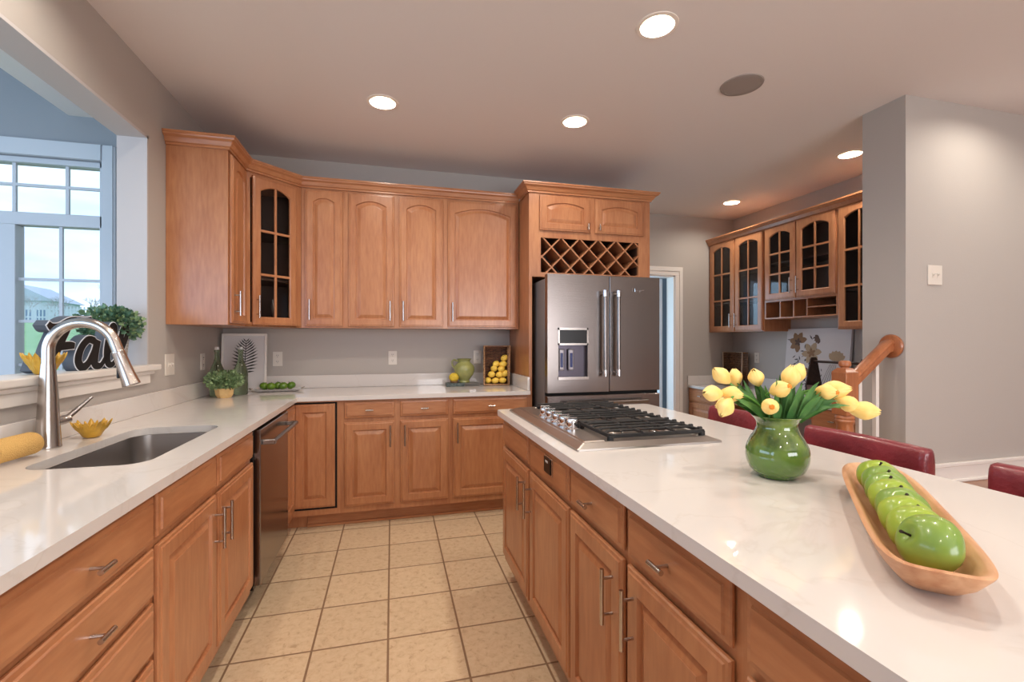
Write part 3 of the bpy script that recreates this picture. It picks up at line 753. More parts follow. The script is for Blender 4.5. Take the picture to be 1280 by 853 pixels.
m = MB(); m.box(XL + .0005, XL + .02, -.30, YB - .001, .9145, 1.016, bev=.002); m.box(XL + .02, 1.018, YB - .02, YB - .0005, .9145, 1.016, bev=.002); m.box(.998, 1.018, YB - .635, YB - .02, .9145, 1.016, bev=.002)
tag(m.build('backsplash', M['quartz']), 'low white quartz backsplash strip behind the left and back worktop', 'backsplash')
# sink bowl
m = MB()
def sc_h(f, z, k=1.0): 
    cx, cy = -.91, 2.0165
    return [Vector((cx + (x - cx) * f, cy + (y - cy) * f, z)) for x, y in HOLE]
m.ring_surface([sc_h(1.04, .882), sc_h(1.012, .882), sc_h(1.0, .80), sc_h(.985, .70), sc_h(.93, .685), sc_h(.15, .68)], True, False, True)
sk = tag(m.build('sink', M['sinksteel'], None, True, 50, recalc=False), 'undermount stainless steel sink basin in the left worktop', 'sink')
m = MB(); m.lathe([(.0, .0), (.03, .0), (.042, .004), (.045, .006)], (-.91, 2.0165, .681), 24); m.build('drain', M['chrome'], sk, True)
# faucet
fx, fy = -1.185, 2.005
fa = empty('faucet', 'brushed nickel pull-down kitchen faucet with high arched spout', 'faucet', (fx, fy, .9145), 0)
m = MB(); m.lathe([(.0, 0), (.036, 0), (.037, .004), (.0355, .008), (.031, .10), (.0265, .20), (.0215, .27), (.0195, .30)], seg=28)
R = .102; zc = .345
pts = [(0, 0, .29), (0, 0, .32), (0, 0, zc)] + [(R - R * math.cos(a), 0, zc + R * math.sin(a)) for a in [PI * k / 24 for k in range(1, 23)]]
last = Vector(pts[-1]); prev = Vector(pts[-2]); d = (last - prev).normalized()
pts.append(tuple(last + d * .030))
m.tube(pts, .0185, 20, caps=False)
fb = m.build('spout', M['nickel'], fa, True, 60)
p0 = Vector(pts[-1]); 
m = MB(); m.tube([p0, p0 + d * .004, p0 + d * .006, p0 + d * .09, p0 + d * .132, p0 + d * .134], [.0185, .0200, .0195, .0235, .0285, .026], 24)
m.build('spray_head', M['nickel'], fa, True, 40)
m = MB(); q = p0 + d * .08; q = q + Vector((-.022, 0, -.004)); m.box(q.x - .006, q.x + .004, -.008, .008, q.z - .02, q.z + .02, bev=.003); m.build('spray_button', M['black'], fa)
m = MB(); m.tube([(.0, .015, .085), (.018, .045, .092), (.030, .062, .094)], [.015, .017, .014], 14)
m.tube([(.024, .054, .096), (.045, .075, .125), (.078, .10, .168)], [.010, .009, .006], 12)
m.build('lever_handle', M['nickel'], fa, True)

# ---- island
IX = .60
IYE = 2.46
c = empty('island_cabinet', 'maple island cabinet below the cooktop with two tall doors and blank drawer fronts', 'cabinet', (IX, IYE, 0), -PI / 2)
carcass(c, 0, .99, .10, .884, .62, .075)
drawer(c, .023, .498, .745, .868, False, 'false_front')
fd = drawer(c, .523, .981, .745, .868, False, 'false_front')
door(c, .023, .498, .14, .722, 0, .448, .53); door(c, .523, .981, .14, .722, 0, .553, .53)
m = MB(); m.box(.745, .835, -.024, -.019, .785, .852, bev=.002); vp = m.build('vent_control', M['nickel'], fd)
m = MB(); m.box(.750, .822, -.027, -.023, .790, .847); m.build('control_face', M['black'], vp)
m = MB(); m.box(.770, .798, -.0285, -.0265, .829, .836); m.build('control_display', P('pale display', (200, 196, 190), .4), vp)
c = empty('island_cabinet', 'maple island cabinet with two drawers over two doors, in the middle of the island', 'cabinet', (IX, 1.47, 0), -PI / 2)
carcass(c, 0, .785, .10, .884, .62, .075)
drawer(c, .006, .373, .745, .868); drawer(c, .398, .770, .745, .868)
door(c, .006, .373, .14, .722, 0, .326, .53); door(c, .398, .770, .14, .722, 0, .436, .53)
c = empty('island_cabinet', 'maple island drawer cabinet nearest the camera', 'cabinet', (IX, .685, 0), -PI / 2)
carcass(c, 0, .80, .10, .884, .62, .075)
for a, b in ((.745, .868), (.555, .722), (.35, .53), (.14, .325)): drawer(c, .022, .55, a, b)
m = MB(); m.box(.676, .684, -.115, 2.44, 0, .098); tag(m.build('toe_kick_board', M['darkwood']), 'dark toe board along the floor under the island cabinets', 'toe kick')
# island top with rounded corners
def rrect(x0, x1, y0, y1, r, n=6):
    out = []
    for cx, cy, a in ((x1 - r, y1 - r, 0), (x0 + r, y1 - r, PI / 2), (x0 + r, y0 + r, PI), (x1 - r, y0 + r, 1.5 * PI)):
        out += [(cx + r * math.cos(a + PI / 2 * k / n), cy + r * math.sin(a + PI / 2 * k / n)) for k in range(n + 1)]
    return out
m = MB(); m.prism(rrect(.561, 1.49, -.25, 2.495, .025), .8845, .914, 'xy')
es = [e for e in m.bm.edges if abs(e.verts[0].co.z - e.verts[1].co.z) < 1e-6]
bmesh.ops.bevel(m.bm, geom=es, offset=.003, segments=2, profile=.5, affect='EDGES')
tag(m.build('island_worktop', M['quartz']), 'white quartz top of the island', 'worktop')

# ---- cooktop
ck = empty('gas_cooktop', 'stainless gas cooktop with black iron grates set in the island', 'cooktop', (.615, 1.475, .9145), 0)
CW, CL = .585, .955
m = MB()
def rr(i, z): return [Vector((x, y, z)) for x, y in rrect(i, CW - i, i, CL - i, .006, 2)]
m.ring_surface([rr(0, 0), rr(.001, .006), rr(.006, .008), rr(.035, .020), rr(.045, .020), rr(.06, .012), rr(.07, .011)], True, True, True)
m.build('tray', M['steel_c'], ck)
m = MB(); m.box(.045, .128, .045, CL - .045, .011, .024, bev=.004); m.build('control_strip', M['steel_c'], ck)
for k, y in enumerate((.26, .345, .43, .515, .60)):
    m = MB(); m.lathe([(0, 0), (.029, 0), (.029, .005), (.021, .010), (.024, .034), (.022, .039), (0, .039)], (.086, y, .0235), 24); kn = m.build('knob', M['chrome'], ck, True)
    m = MB(); m.box(.064, .108, y - .004, y + .004, .058, .073, bev=.002); m.build('knob_grip', M['chrome'], kn)
gx0, gx1 = .145, CW - .04
gw = (CL - .09) / 3
for g in range(3):
    ya = .045 + g * gw + .004; yb = ya + gw - .008
    m = MB(); zt = .042; b_ = .005
    for x in (gx0 + b_, gx1 - b_): m.box(x - b_, x + b_, ya, yb, zt - .014, zt, bev=.002)
    for y in (ya + b_, yb - b_): m.box(gx0, gx1, y - b_, y + b_, zt - .014, zt, bev=.002)
    for kk in range(1, 5):
        y = ya + (yb - ya) * kk / 5; m.tube([(gx0, y, zt - .006), (gx0 + .03, y, zt + .002), (gx1 - .03, y, zt + .002), (gx1, y, zt - .006)], .0052, 6)
    for kk in (1, 2):
        x = gx0 + (gx1 - gx0) * kk / 3; m.tube([(x, ya, zt + .001), (x, yb, zt + .001)], .0052, 6)
    for x in (gx0 + .008, gx1 - .008):
        for y in (ya + .008, yb - .008): m.box(x - .010, x + .010, y - .010, y + .010, .012, zt - .004, bev=.003)
    for kk in range(5):
        y = ya + (yb - ya) * (kk + .5) / 5; m.box(gx1 - .012, gx1 + .008, y - .006, y + .006, zt - .01, zt + .006, bev=.003)
    m.build('grate', M['iron'], ck, True)
for (x, y, r) in ((.24, .19, .035), (.44, .19, .045), (.34, .4775, .055), (.24, .765, .040), (.44, .765, .032)):
    m = MB(); m.lathe([(0, 0), (r, 0), (r * .98, .008), (r * .8, .012), (0, .012)], (x, y, .0115), 24); bn = m.build('burner', M['nickel'], ck, True)
    m = MB(); m.lathe([(r * .56, .0), (r * .58, .005), (r * .45, .008), (0, .008)], (x, y, .024), 24); m.build('burner_cap', M['iron'], bn, True)

# ---- stools
def stool(loc, label):
    s = empty('bar_stool', label, 'stool', loc, 0, 'red leather stools along the island')
    # local: seat toward -x (island), back at +x
    m = MB(); m.box(-.40, .0, -.225, .225, .56, .64, bev=.03, seg=4); m.build('seat', M['leather'], s, True, 60)
    m = MB()
    n = 24; rings = []
    for k in range(n + 1):
        u = -math.cos(PI * k / n); u = math.copysign(abs(u) ** .7, u); y = .24 * u; endr = max(0, abs(u) - .93) / .07
        th = .034 * math.sqrt(max(0.05, 1 - endr ** 2 * .9)); top = .934 - .003 * u * u - .014 * endr ** 3; bow = .016 * (1 - u * u)
        cxx = .03 + bow * .6
        z0 = .60
        sec = []
        for a in range(16):
            an = 2 * PI * a / 16; cs, sn = math.cos(an), math.sin(an)
            sec.append(Vector((cxx + th * math.copysign(abs(cs) ** .55, cs), y, (top + z0) / 2 + (top - z0) / 2 * math.copysign(abs(sn) ** .28, sn))))
        rings.append(sec)
    m.ring_surface(rings, True, True, True)
    m.build('backrest', M['leather'], s, True, 60)
    m = MB(); m.box(-.38, .0, -.205, .205, .52, .56, bev=.004); m.build('seat_frame', M['darkwood'], s)
    for (x, y) in ((-.36, -.185), (-.36, .185), (-.03, -.185), (-.03, .185)):
        m = MB(); m.tube([(x, y, .53), (x * 1.05, y * 1.08, 0)], [.02, .015], 4); m.build('leg', M['darkwood'], s)
    for p, q_ in (((-.37, -.19, .2), (-.37, .19, .2)), ((-.03, -.19, .28), (-.03, .19, .28))):
        m = MB(); m.tube([p, q_], .011, 8); m.build('stretcher', M['darkwood'], s)
    return s
stool((1.725, 2.01, 0), 'red leather bar stool farthest along the island, behind the vase')
stool((1.725, 1.385, 0), 'red leather bar stool in the middle, between vase and wooden bowl')
stool((1.725, .745, 0), 'red leather bar stool at the right edge, nearest the camera')

# ---- newel, rail, balusters
nx, ny = 2.575, 2.13
nw = empty('stair_railing', 'oak newel post and sloping handrail with white balusters ending at the wall', 'railing', (nx, ny, 0), 0)
hw = .047
m = MB()
m.box(-hw, hw, -hw, hw, .0, .50, bev=.004)
m.lathe([(.047, .50), (.050, .51), (.040, .525), (.032, .56), (.036, .64), (.042, .70), (.044, .76), (.040, .80), (.046, .815), (.050, .825), (.046, .835), (.050, .845), (.044, .86)], seg=28)
m.box(-hw, hw, -hw, hw, .86, 1.110, bev=.003)
def sq(h, z): return [Vector((-h, -h, z)), Vector((h, -h, z)), Vector((h, h, z)), Vector((-h, h, z))]
m.ring_surface([sq(hw, 1.109), sq(hw - .003, 1.114), sq(.026, 1.135)], True, False, True)
m.lathe([(.024, 1.133), (.022, 1.140), (.030, 1.146), (.032, 1.156), (.030, 1.170), (.022, 1.178), (0, 1.180)], seg=24)
m.build('newel_post', M['oak'], nw, True, 40)
dx = XP - nx
def railprof(x, z):
    return [Vector((x, a, z + b)) for a, b in ((-.026, -.03), (.026, -.03), (.031, -.008), (.028, .012), (.033, .022), (.028, .036), (.012, .044), (-.012, .044), (-.028, .036), (-.033, .022), (-.028, .012), (-.031, -.008))]
m = MB(); m.ring_surface([railprof(hw - .002, 1.045), railprof(dx - .045, 1.255), railprof(dx - .012, 1.262)], True, True, True)
m.build('handrail', M['oak'], nw, True, 40)
m = MB(); rot = Matrix.Rotation(-PI / 2, 4, 'Y'); m.lathe([(0, 0), (.070, 0), (.072, .008), (.066, .016), (.050, .020), (0, .020)], (dx - .0005, 0, 1.262), 32, mat=rot); m.build('rosette', M['oak'], nw, True)
for x, zb in ((.105, .147), (.235, .293)):
    t_ = x / dx; m = MB(); m.box(x - .012, x + .012, -.012, .012, zb, 1.02 + .20 * t_, bev=.001); m.build('baluster', M['trim'], nw)

# ---- desk nook on the right: desk base, top, uppers
DXF = 3.376
c = empty('desk_cabinet', 'maple desk cabinet with drawer over door in the far right corner', 'cabinet', (DXF, YR - .002, 0), -PI / 2)
carcass(c, 0, .50, .10, .745, .60, .07); drawer(c, .02, .48, .60, .735); door(c, .02, .48, .14, .58, 0, .45, .40)
c = empty('desk_cabinet', 'maple desk drawer cabinet behind the newel post', 'cabinet', (DXF, 3.085, 0), -PI / 2)
carcass(c, 0, .77, .10, .745, .60, .07)
for a, b in ((.575, .735), (.36, .555), (.14, .34)): drawer(c, .02, .42, a, b); drawer(c, .44, .75, a, b)
m = MB(); m.box(DXF, DXF + .02, 3.088, 4.215, .64, .745); m.box(DXF + .02, DXF + .05, 3.088, 3.11, .64, .745); m.box(DXF + .02, DXF + .05, 4.195, 4.215, .64, .745)
tag(m.build('desk_apron', M['maple_h']), 'maple apron rail over the knee space of the desk', 'desk')
m = MB(); m.box(3.35, XR - .001, YPB + .001, YR - .001, .7455, .775, bev=.002); tag(m.build('desk_worktop', M['quartz']), 'white quartz desk top along the far right wall', 'worktop')
m = MB(); m.box(XR - .02, XR - .001, YPB + .001, YR - .02, .7755, .882, bev=.002); m.box(3.35, XR - .001, YR - .02, YR - .001, .7755, .882, bev=.002)
tag(m.build('desk_backsplash', M['quartz']), 'low white quartz backsplash behind the far right desk', 'backsplash')

UX = 3.655
def nook(y1, wdt, z0, label, dd, arch=.04, shelves=(1.72, 2.06), rows=3, mid=None, deep=.33):
    c = empty('glass_wall_cabinet', label, 'cabinet', (UX, y1, 0), -PI / 2)
    hollow(c, 0, wdt, z0, 2.44, deep, shelves, .022, .02, (mid,) if mid else ())
    for (a, b, hx) in dd:
        d = glass_door(c, a, b, z0 + .008, 2.415, arch, rows=rows, fw=.06); bar_handle(d, hx, z0 + .05, z0 + .20)
    return c
nook(YR - .002, .835, 1.39, 'tall maple wall cabinet with two glass grid doors, leftmost over the desk', [(.030, .422, .392), (.438, .822, .470)], mid=.430)
c = nook(3.876, .790, 1.69, 'short maple wall cabinet with two glass grid doors above pigeonholes', [(.015, .375, .345), (.388, .778, .418)], shelves=(2.06,), mid=.381)
# pigeonholes
ph = MB(); x0, x1, z0, z1 = 0.0, .790, 1.51, 1.689
ph.box(x0, x1, 0, .33, z0, z0 + .012); ph.box(x0, x1, 0, .33, z1 - .012, z1); ph.box(x0, x0 + .014, 0, .33, z0 + .012, z1 - .012); ph.box(x1 - .014, x1, 0, .33, z0 + .012, z1 - .012)
for x in (.19, .345, .490): ph.box(x - .006, x + .006, 0, .33, z0 + .012, z1 - .012)
ph.box(.496, x1 - .014, 0, .33, 1.595, 1.605); ph.build('pigeonhole_shelf', M['maple'], c)
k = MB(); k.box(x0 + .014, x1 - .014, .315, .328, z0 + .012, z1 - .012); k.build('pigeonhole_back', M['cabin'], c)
nook(3.084, .772, 1.39, 'tall maple wall cabinet with glass grid doors, partly hidden by the grey wall', [(.012, .376, .350), (.396, .760, .426)], mid=.386)
crown([(UX, YR - .002), (UX, YPB + .003)][::1], 2.405, 2.485, .055, 'maple crown moulding along the glass cabinets over the desk')
# ------------------------------------------------------------------ small fittings
def outlet(loc, rz, label, kind='outlet', h=.115, wd=.07):
    o = empty('wall_' + kind, label, kind, loc, rz)
    m = MB(); m.box(-wd / 2, wd / 2, -.006, 0, -h / 2, h / 2, bev=.002); m.build('cover_plate', M['plate'], o)
    if kind == 'outlet':
        m = MB()
        for z in (-.024, .024): m.lathe([(0, -.0085), (.016, -.0085), (.0165, -.005)], (0, 0, 0), 20, mat=Matrix.Translation((0, 0, z)) @ Matrix.Rotation(-PI / 2, 4, 'X') @ Matrix.Scale(-1, 4, (0, 0, 1)))
        m.build('socket', M['plate'], o, True)
        m = MB()
        for z in (-.024, .024):
            for x in (-.006, .006): m.box(x - .0012, x + .0012, -.0095, -.0080, z, z + .009)
            m.box(-.002, .002, -.0095, -.0080, z - .009, z - .005)
        m.build('slots', M['slot'], o)
    else:
        for x in ((-.018, .018) if wd > .1 else (0,)):
            m = MB(); m.box(x - .006, x + .006, -.008, -.006, -.014, .014); m.box(x - .004, x + .004, -.018, -.008, -.002, .008, bev=.001); m.build('toggle', M['plate'], o)
    return o
outlet((-.877, YB, 1.150), 0, 'white outlet on the back wall behind the tray of green apples')
outlet((.005, YB, 1.150), 0, 'white outlet in the middle of the back wall, under the double wall cabinet')
outlet((.727, YB, 1.150), 0, 'white outlet on the back wall behind the lemon basket')
outlet((XL, 3.115, 1.155), PI / 2, 'white double switch plate on the left wall beside the sill', 'switch', .125, .115)
outlet((XL, 3.60, 1.150), PI / 2, 'white outlet on the left wall behind the green bottles')
outlet((XR, 4.338, 1.10), -PI / 2, 'white outlet on the far right wall beside the dark basket')
outlet((3.166, YP, 1.69), 0, 'white double switch on the grey wall at right', 'switch', .118, .115)

# ------------------------------------------------------------------ apples
def apple(r, mat, squash=.82, name='apple'):
    prof = []
    for k in range(21):
        a = PI * k / 20
        rr_ = math.sin(a) * (1 + .06 * math.cos(a)); zz = -math.cos(a) * squash
        dip = .22 * math.exp(-(math.sin(a) / .30) ** 2) * (1 if a > PI / 2 else -.55)
        prof.append((max(rr_ * r, .0005), (zz - dip) * r))
    m = MB(); m.lathe(prof, seg=28, cap0=True, cap1=True)
    for v in m.bm.verts:
        a = math.atan2(v.co.y, v.co.x); v.co.x *= 1 + .018 * math.cos(5 * a); v.co.y *= 1 + .018 * math.cos(5 * a)
    o = m.build(name, mat, None, True, 80)
    s = MB(); s.tube([(0, 0, r * .55), (.001, 0, r * .8), (.004, 0, r * .98)], [.002, .0018, .0028], 6); s.build('stem', M['stem'], o)
    return o
BA = PI / 4; BC = Vector((.977, .697, .9145))
bw = empty('dough_bowl', 'long narrow carved wooden dough bowl holding green apples on the island', 'bowl', BC, BA)
def sup(a, b, z, n=4.2, N=64, skew=0):
    out = []
    for k in range(N):
        t_ = 2 * PI * k / N; c_, s_ = math.cos(t_), math.sin(t_)
        x_ = a * math.copysign(abs(c_) ** (2 / n), c_); out.append(Vector((x_, b * math.copysign(abs(s_) ** (2 / n), s_), z + .006 * (abs(x_) / a) ** 8 * (z > .03))))
    return out
m = MB(); m.ring_surface([sup(.24, .032, 0), sup(.265, .046, .004), sup(.298, .062, .026), sup(.328, .073, .050), sup(.330, .0745, .054), sup(.324, .070, .056), sup(.318, .0630, .053), sup(.285, .050, .030), sup(.25, .038, .016), sup(.2, .02, .012)], True, True, True)
m.build('bowl_shell', M['bowlwood'], bw, True, 60)
ax = Vector((math.cos(BA), math.sin(BA), 0)); px_ = Vector((-ax.y, ax.x, 0))
AL = ['largest green apple at the near end of the wooden bowl', 'second apple from the near end of the wooden bowl', 'third apple from the near end of the wooden bowl, yellow-green', 'fourth apple from the near end of the wooden bowl',
      'fifth apple from the near end of the wooden bowl, yellow-green', 'sixth apple from the near end of the wooden bowl', 'third apple from the far end... ', 'green apple at the far end of the wooden bowl']
AL[6] = 'seventh apple from the near end of the wooden bowl, second from the far end'
mats = ['apple', 'apple_y', 'apple_y', 'apple', 'apple_y', 'apple', 'apple', 'apple_y']
for i in range(8):
    r = .0470 if i == 0 else .0435
    o = apple(r, M[mats[i]], .80)
    off = (-.218 if i == 0 else -.218 + .070 + (i - 1) * .0608)
    p = BC + ax * off + px_ * random.uniform(-.003, .003); o.location = (p.x, p.y, .9145 + .014 + r * .985)
    tilt = [.95, .80, .70, .62, .66, .56, .6, .5][i]
    az = [-2.45, -2.4, -2.1, -2.4, -2.2, -2.5, -2.3, -2.4][i] - .0
    if i == 0: az = 2.75; tilt = 1.15
    dirv = Vector((math.sin(tilt) * math.cos(az), math.sin(tilt) * math.sin(az), math.cos(tilt)))
    o.rotation_euler = dirv.to_track_quat('Z', 'Y').to_euler()
    tag(o, AL[i], 'apple', 'green apples in the wooden bowl')
    bpy.context.view_layer.update()
# tray with five apples
tr_ = empty('serving_tray', 'white rectangular tray with small green apples on the back corner worktop', 'tray', (-.835, 3.80, .9145), .08)
m = MB()
def rc(a, b, z): return [Vector((x, y, z)) for x, y in rrect(-a, a, -b, b, .01, 3)]
m.ring_surface([rc(.135, .05, .004), rc(.165, .068, .018), rc(.168, .070, .019), rc(.140, .052, .008), rc(.13, .045, .007)], True, True, True); m.build('plate_body', M['china'], tr_, True, 50)
m = MB()
for sx_ in (-1, 1): m.tube([(sx_ * .166, -.025, .018), (sx_ * .186, -.018, .026), (sx_ * .186, .018, .026), (sx_ * .166, .025, .018)], .0035, 8)
for a in (-.1, .1):
    for b in (-.03, .03): m.ball((a, b, .004), .005, 8)
m.build('tray_handles', M['nickel'], tr_, True)
TL = ['leftmost small green apple on the white tray', 'second small green apple from the left on the white tray', 'middle small green apple, at the back of the white tray', 'fourth small green apple from the left, front of the white tray', 'rightmost small green apple on the white tray']
for i, (x, y) in enumerate(((-.925, 3.800), (-.872, 3.775), (-.834, 3.825), (-.790, 3.785), (-.742, 3.815))):
    o = apple(.0315, M['apple_d'], .88); o.location = (x, y, .9145 + .010 + .031); o.rotation_euler = (.2 * i - .4, .3, i); tag(o, TL[i], 'apple', 'small green apples on the white tray')

# ------------------------------------------------------------------ vase of tulips
V0 = Vector((1.052, 1.072, .9145))
def vase_mat():
    m = bpy.data.materials.new('green glazed vase'); m.use_nodes = True; t = m.node_tree; b = t.nodes['Principled BSDF']
    c = t.nodes.new('ShaderNodeTexCoord'); n = t.nodes.new('ShaderNodeTexNoise'); n.inputs['Scale'].default_value = 22; n.inputs['Detail'].default_value = 5
    mp1 = t.nodes.new('ShaderNodeMapping'); mp1.inputs['Scale'].default_value = (1, 1, .6); t.links.new(c.outputs['Object'], mp1.inputs[0]); t.links.new(mp1.outputs[0], n.inputs['Vector'])
    s = t.nodes.new('ShaderNodeSeparateXYZ'); t.links.new(c.outputs['Object'], s.inputs[0])
    mr = t.nodes.new('ShaderNodeMapRange'); mr.inputs[1].default_value = .055; mr.inputs[2].default_value = .10; t.links.new(s.outputs['Z'], mr.inputs[0])
    r = t.nodes.new('ShaderNodeValToRGB'); r.color_ramp.elements[0].position = .38; r.color_ramp.elements[1].position = .62; r.color_ramp.elements[0].color = lin((52, 78, 30)); r.color_ramp.elements[1].color = lin((112, 134, 66))
    t.links.new(n.outputs['Fac'], r.inputs[0])
    mx = t.nodes.new('ShaderNodeMix'); mx.data_type = 'RGBA'; mx.inputs[6].default_value = lin((90, 124, 52)); t.links.new(mr.outputs[0], mx.inputs[0]); t.links.new(r.outputs[0], mx.inputs[7])
    t.links.new(mx.outputs[2], b.inputs['Base Color']); b.inputs['Roughness'].default_value = .08; b.inputs['Coat Weight'].default_value = .8; b.inputs['Coat Roughness'].default_value = .03
    return m
vs = empty('flower_vase', 'round-bellied green glass vase on the island', 'vase', V0, 0)
def smooth_prof(P_, n=6):
    P_ = [P_[0]] + P_ + [P_[-1]]; out = []
    for i in range(1, len(P_) - 2):
        for k in range(n):
            u = k / n; out.append(tuple(.5 * (2 * P_[i][j] + (-P_[i - 1][j] + P_[i + 1][j]) * u + (2 * P_[i - 1][j] - 5 * P_[i][j] + 4 * P_[i + 1][j] - P_[i + 2][j]) * u * u + (-P_[i - 1][j] + 3 * P_[i][j] - 3 * P_[i + 1][j] + P_[i + 2][j]) * u ** 3) for j in (0, 1)))
    out.append(P_[-2]); return out
m = MB(); m.lathe([(0, 0), (.046, 0)] + smooth_prof([(.049, .001), (.054, .006), (.069, .020), (.0785, .042), (.081, .064), (.0775, .086), (.068, .107), (.057, .125), (.0515, .141), (.054, .156), (.066, .170)]) + [(.0655, .1715), (.057, .160), (.049, .147), (.048, .137), (.055, .12), (.05, .05), (0, .03)], seg=56)
m.build('vase_body', vase_mat(), vs, True, 60)

# tulips: offsets (right, up, toward camera) in metres from the vase base; dir = (right, up, toward)
CR = Vector((math.cos(.2545), -math.sin(.2545), 0)); CF = Vector((-math.sin(.2545), -math.cos(.2545), 0)); UPV = Vector((0, 0, 1))
K = .00223
TU = [(905, 471, -.02, (-.75, .65, .1), 1.05), (884, 491, .03, (-1, .12, .3), 1.05), (909, 492, .02, (1, -.1, .35), 1.0), (896, 507, .05, (-.6, -.75, .3), 1.0), (915, 509, -.05, (-.5, -.3, -.4), .9),
      (929, 474, -.05, (-.1, 1, -.2), .85), (947, 473, -.01, (-.45, .85, .3), .95), (962, 485, .05, (.3, .35, .85), 1.1), (942, 504, .08, (-.35, .1, 1), .95), (983, 472, .02, (.1, 1, .25), 1.2),
      (1001, 469, -.02, (.35, .9, .1), 1.1), (1018, 488, .05, (.55, .0, .8), .95), (1043, 488, .0, (.9, .15, .5), 1.35), (1054, 504, .02, (.65, -.35, .3), 1.05), (1070, 512, .03, (1, -.12, .3), 1.3)]
NAMES_T = ['yellow tulip at upper left of the bouquet', 'yellow tulip pointing left at the far left of the bouquet', 'yellow tulip at left, just right of the leftmost bloom', 'yellow tulip drooping down at lower left', 'yellow tulip mostly hidden behind the drooping left bloom',
           'small yellow tulip standing at the back left', 'yellow tulip opening upward left of centre', 'large yellow tulip facing forward near the centre', 'yellow tulip facing the camera with orange centre, lowest in the middle', 'tall yellow tulip at the top centre',
           'tall yellow tulip leaning right at the top', 'yellow tulip facing right of centre with orange centre', 'largest yellow tulip on the right side', 'yellow tulip half hidden at lower right', 'yellow tulip pointing right at the far right of the bouquet']
def tulip_head(Lh, Wd, seed):
    """closed bud along +z, six overlapping petals, base at origin"""
    rnd = random.Random(seed); m = MB()
    for layer in (0, 1):
        for k in range(3):
            a0 = 2 * PI * k / 3 + layer * PI / 3 + rnd.uniform(-.1, .1)
            rows = []; n = 9; cseg = 6
            tipx = rnd.uniform(-.75, -.45) if layer == 0 else rnd.uniform(-.80, -.6)
            for i in range(n + 1):
                u = i / n
                rad = Wd * (math.sin(min(1, u * 1.15 + .02) * PI * .62) ** .75) * (1 - .50 * (max(0, u - .5) / .5) ** 1.6 * (1 - tipx)) * (1.0 if layer == 0 else .93)
                wa = 1.18 * math.sqrt(max(0, 1 - (abs(u - .42) / .6) ** 2.6)) if u < 1 else .04
                wa = max(wa, .05)
                row = []
                for j in range(cseg + 1):
                    v = j / cseg * 2 - 1; an = a0 + wa * v
                    zz = u * Lh * (1 - .05 * v * v); rr_ = rad * (1 - .05 * v * v)
                    row.append(Vector((rr_ * math.cos(an), rr_ * math.sin(an), zz)))
                rows.append(row)
            m.ring_surface(rows, close=False)
    return m
for i, (px0, py0, dep, dv, sz) in enumerate(TU):
    off = CR * ((px0 - 971) * K) + UPV * ((597 - py0) * K * 1.0 - .0) + CF * dep
    dirv = (CR * dv[0] + UPV * dv[1] + CF * dv[2]).normalized()
    Lh = .064 * sz; Wd = .0238 * (sz ** .6)
    base_l = off - dirv * Lh * .5
    base_w = V0 + base_l
    t_ = empty('tulip', NAMES_T[i], 'flower', V0, 0, 'yellow tulips in the green vase')
    h = tulip_head(Lh, Wd, i).build('flower_head', M['tulip'], t_, True, 70); h.location = base_l; h.rotation_euler = dirv.to_track_quat('Z', 'Y').to_euler()
    if dv[2] > .7:
        s = MB(); s.ball((0, 0, Lh * .93), .0075, 10, (1, 1, .6)); cc = s.build('flower_centre', M['tulipc'], h, True)
    mouth = Vector((.030 * (1 if off.dot(CR) > 0 else -1) * min(1, abs(off.dot(CR)) / .1), 0, 0))
    mouth = CR * mouth.x + UPV * .168 + CF * (dep * .3)
    root = mouth * .3 + UPV * (.05 - .05)
    root = Vector((mouth.x * .2, mouth.y * .2, .06))
    P0_, P1_, P2_, P3_ = mouth, mouth + (base_l - mouth) * .35 + UPV * .035, base_l - dirv * .035, base_l
    pts = [root]
    for k in range(9):
        u = k / 8; pts.append(P0_ * (1 - u) ** 3 + P1_ * 3 * u * (1 - u) ** 2 + P2_ * 3 * u * u * (1 - u) + P3_ * u ** 3)
    s = MB(); s.tube(pts, .0034, 8); s.build('stem', M['stalk'], t_, True)
# leaves, each belongs to the bouquet stems; grouped as leaves of the tulips
def leaf(tip, wdt, bend, seed, roll=0.0):
    rnd = random.Random(seed)
    right = tip[0]; mouth = CR * max(-.042, min(.042, right * .5)) + UPV * .158 + CF * max(-.035, min(.035, tip[2] * .5))
    tp = CR * tip[0] + UPV * tip[1] + CF * tip[2]
    mid = (mouth + tp) / 2 + UPV * bend
    m = MB(); rows = []
    n = 10
    prevd = None
    for i in range(n + 1):
        u = i / n; p = mouth * (1 - u) ** 2 + mid * 2 * u * (1 - u) + tp * u * u
        d = ((mid - mouth) * (1 - u) + (tp - mid) * u).normalized()
        side = d.cross(CF * math.cos(roll) + UPV * math.sin(roll)).normalized(); nn = side.cross(d)
        w_ = wdt * (math.sin(PI * min(1, u * .93 + .10)) ** .8) + .0004
        rows.append([p - side * w_ + nn * w_ * .35, p - side * w_ * .5 + nn * w_ * .1, p, p + side * w_ * .5 + nn * w_ * .1, p + side * w_ + nn * w_ * .35])
    m.ring_surface(rows, close=False)
    return m
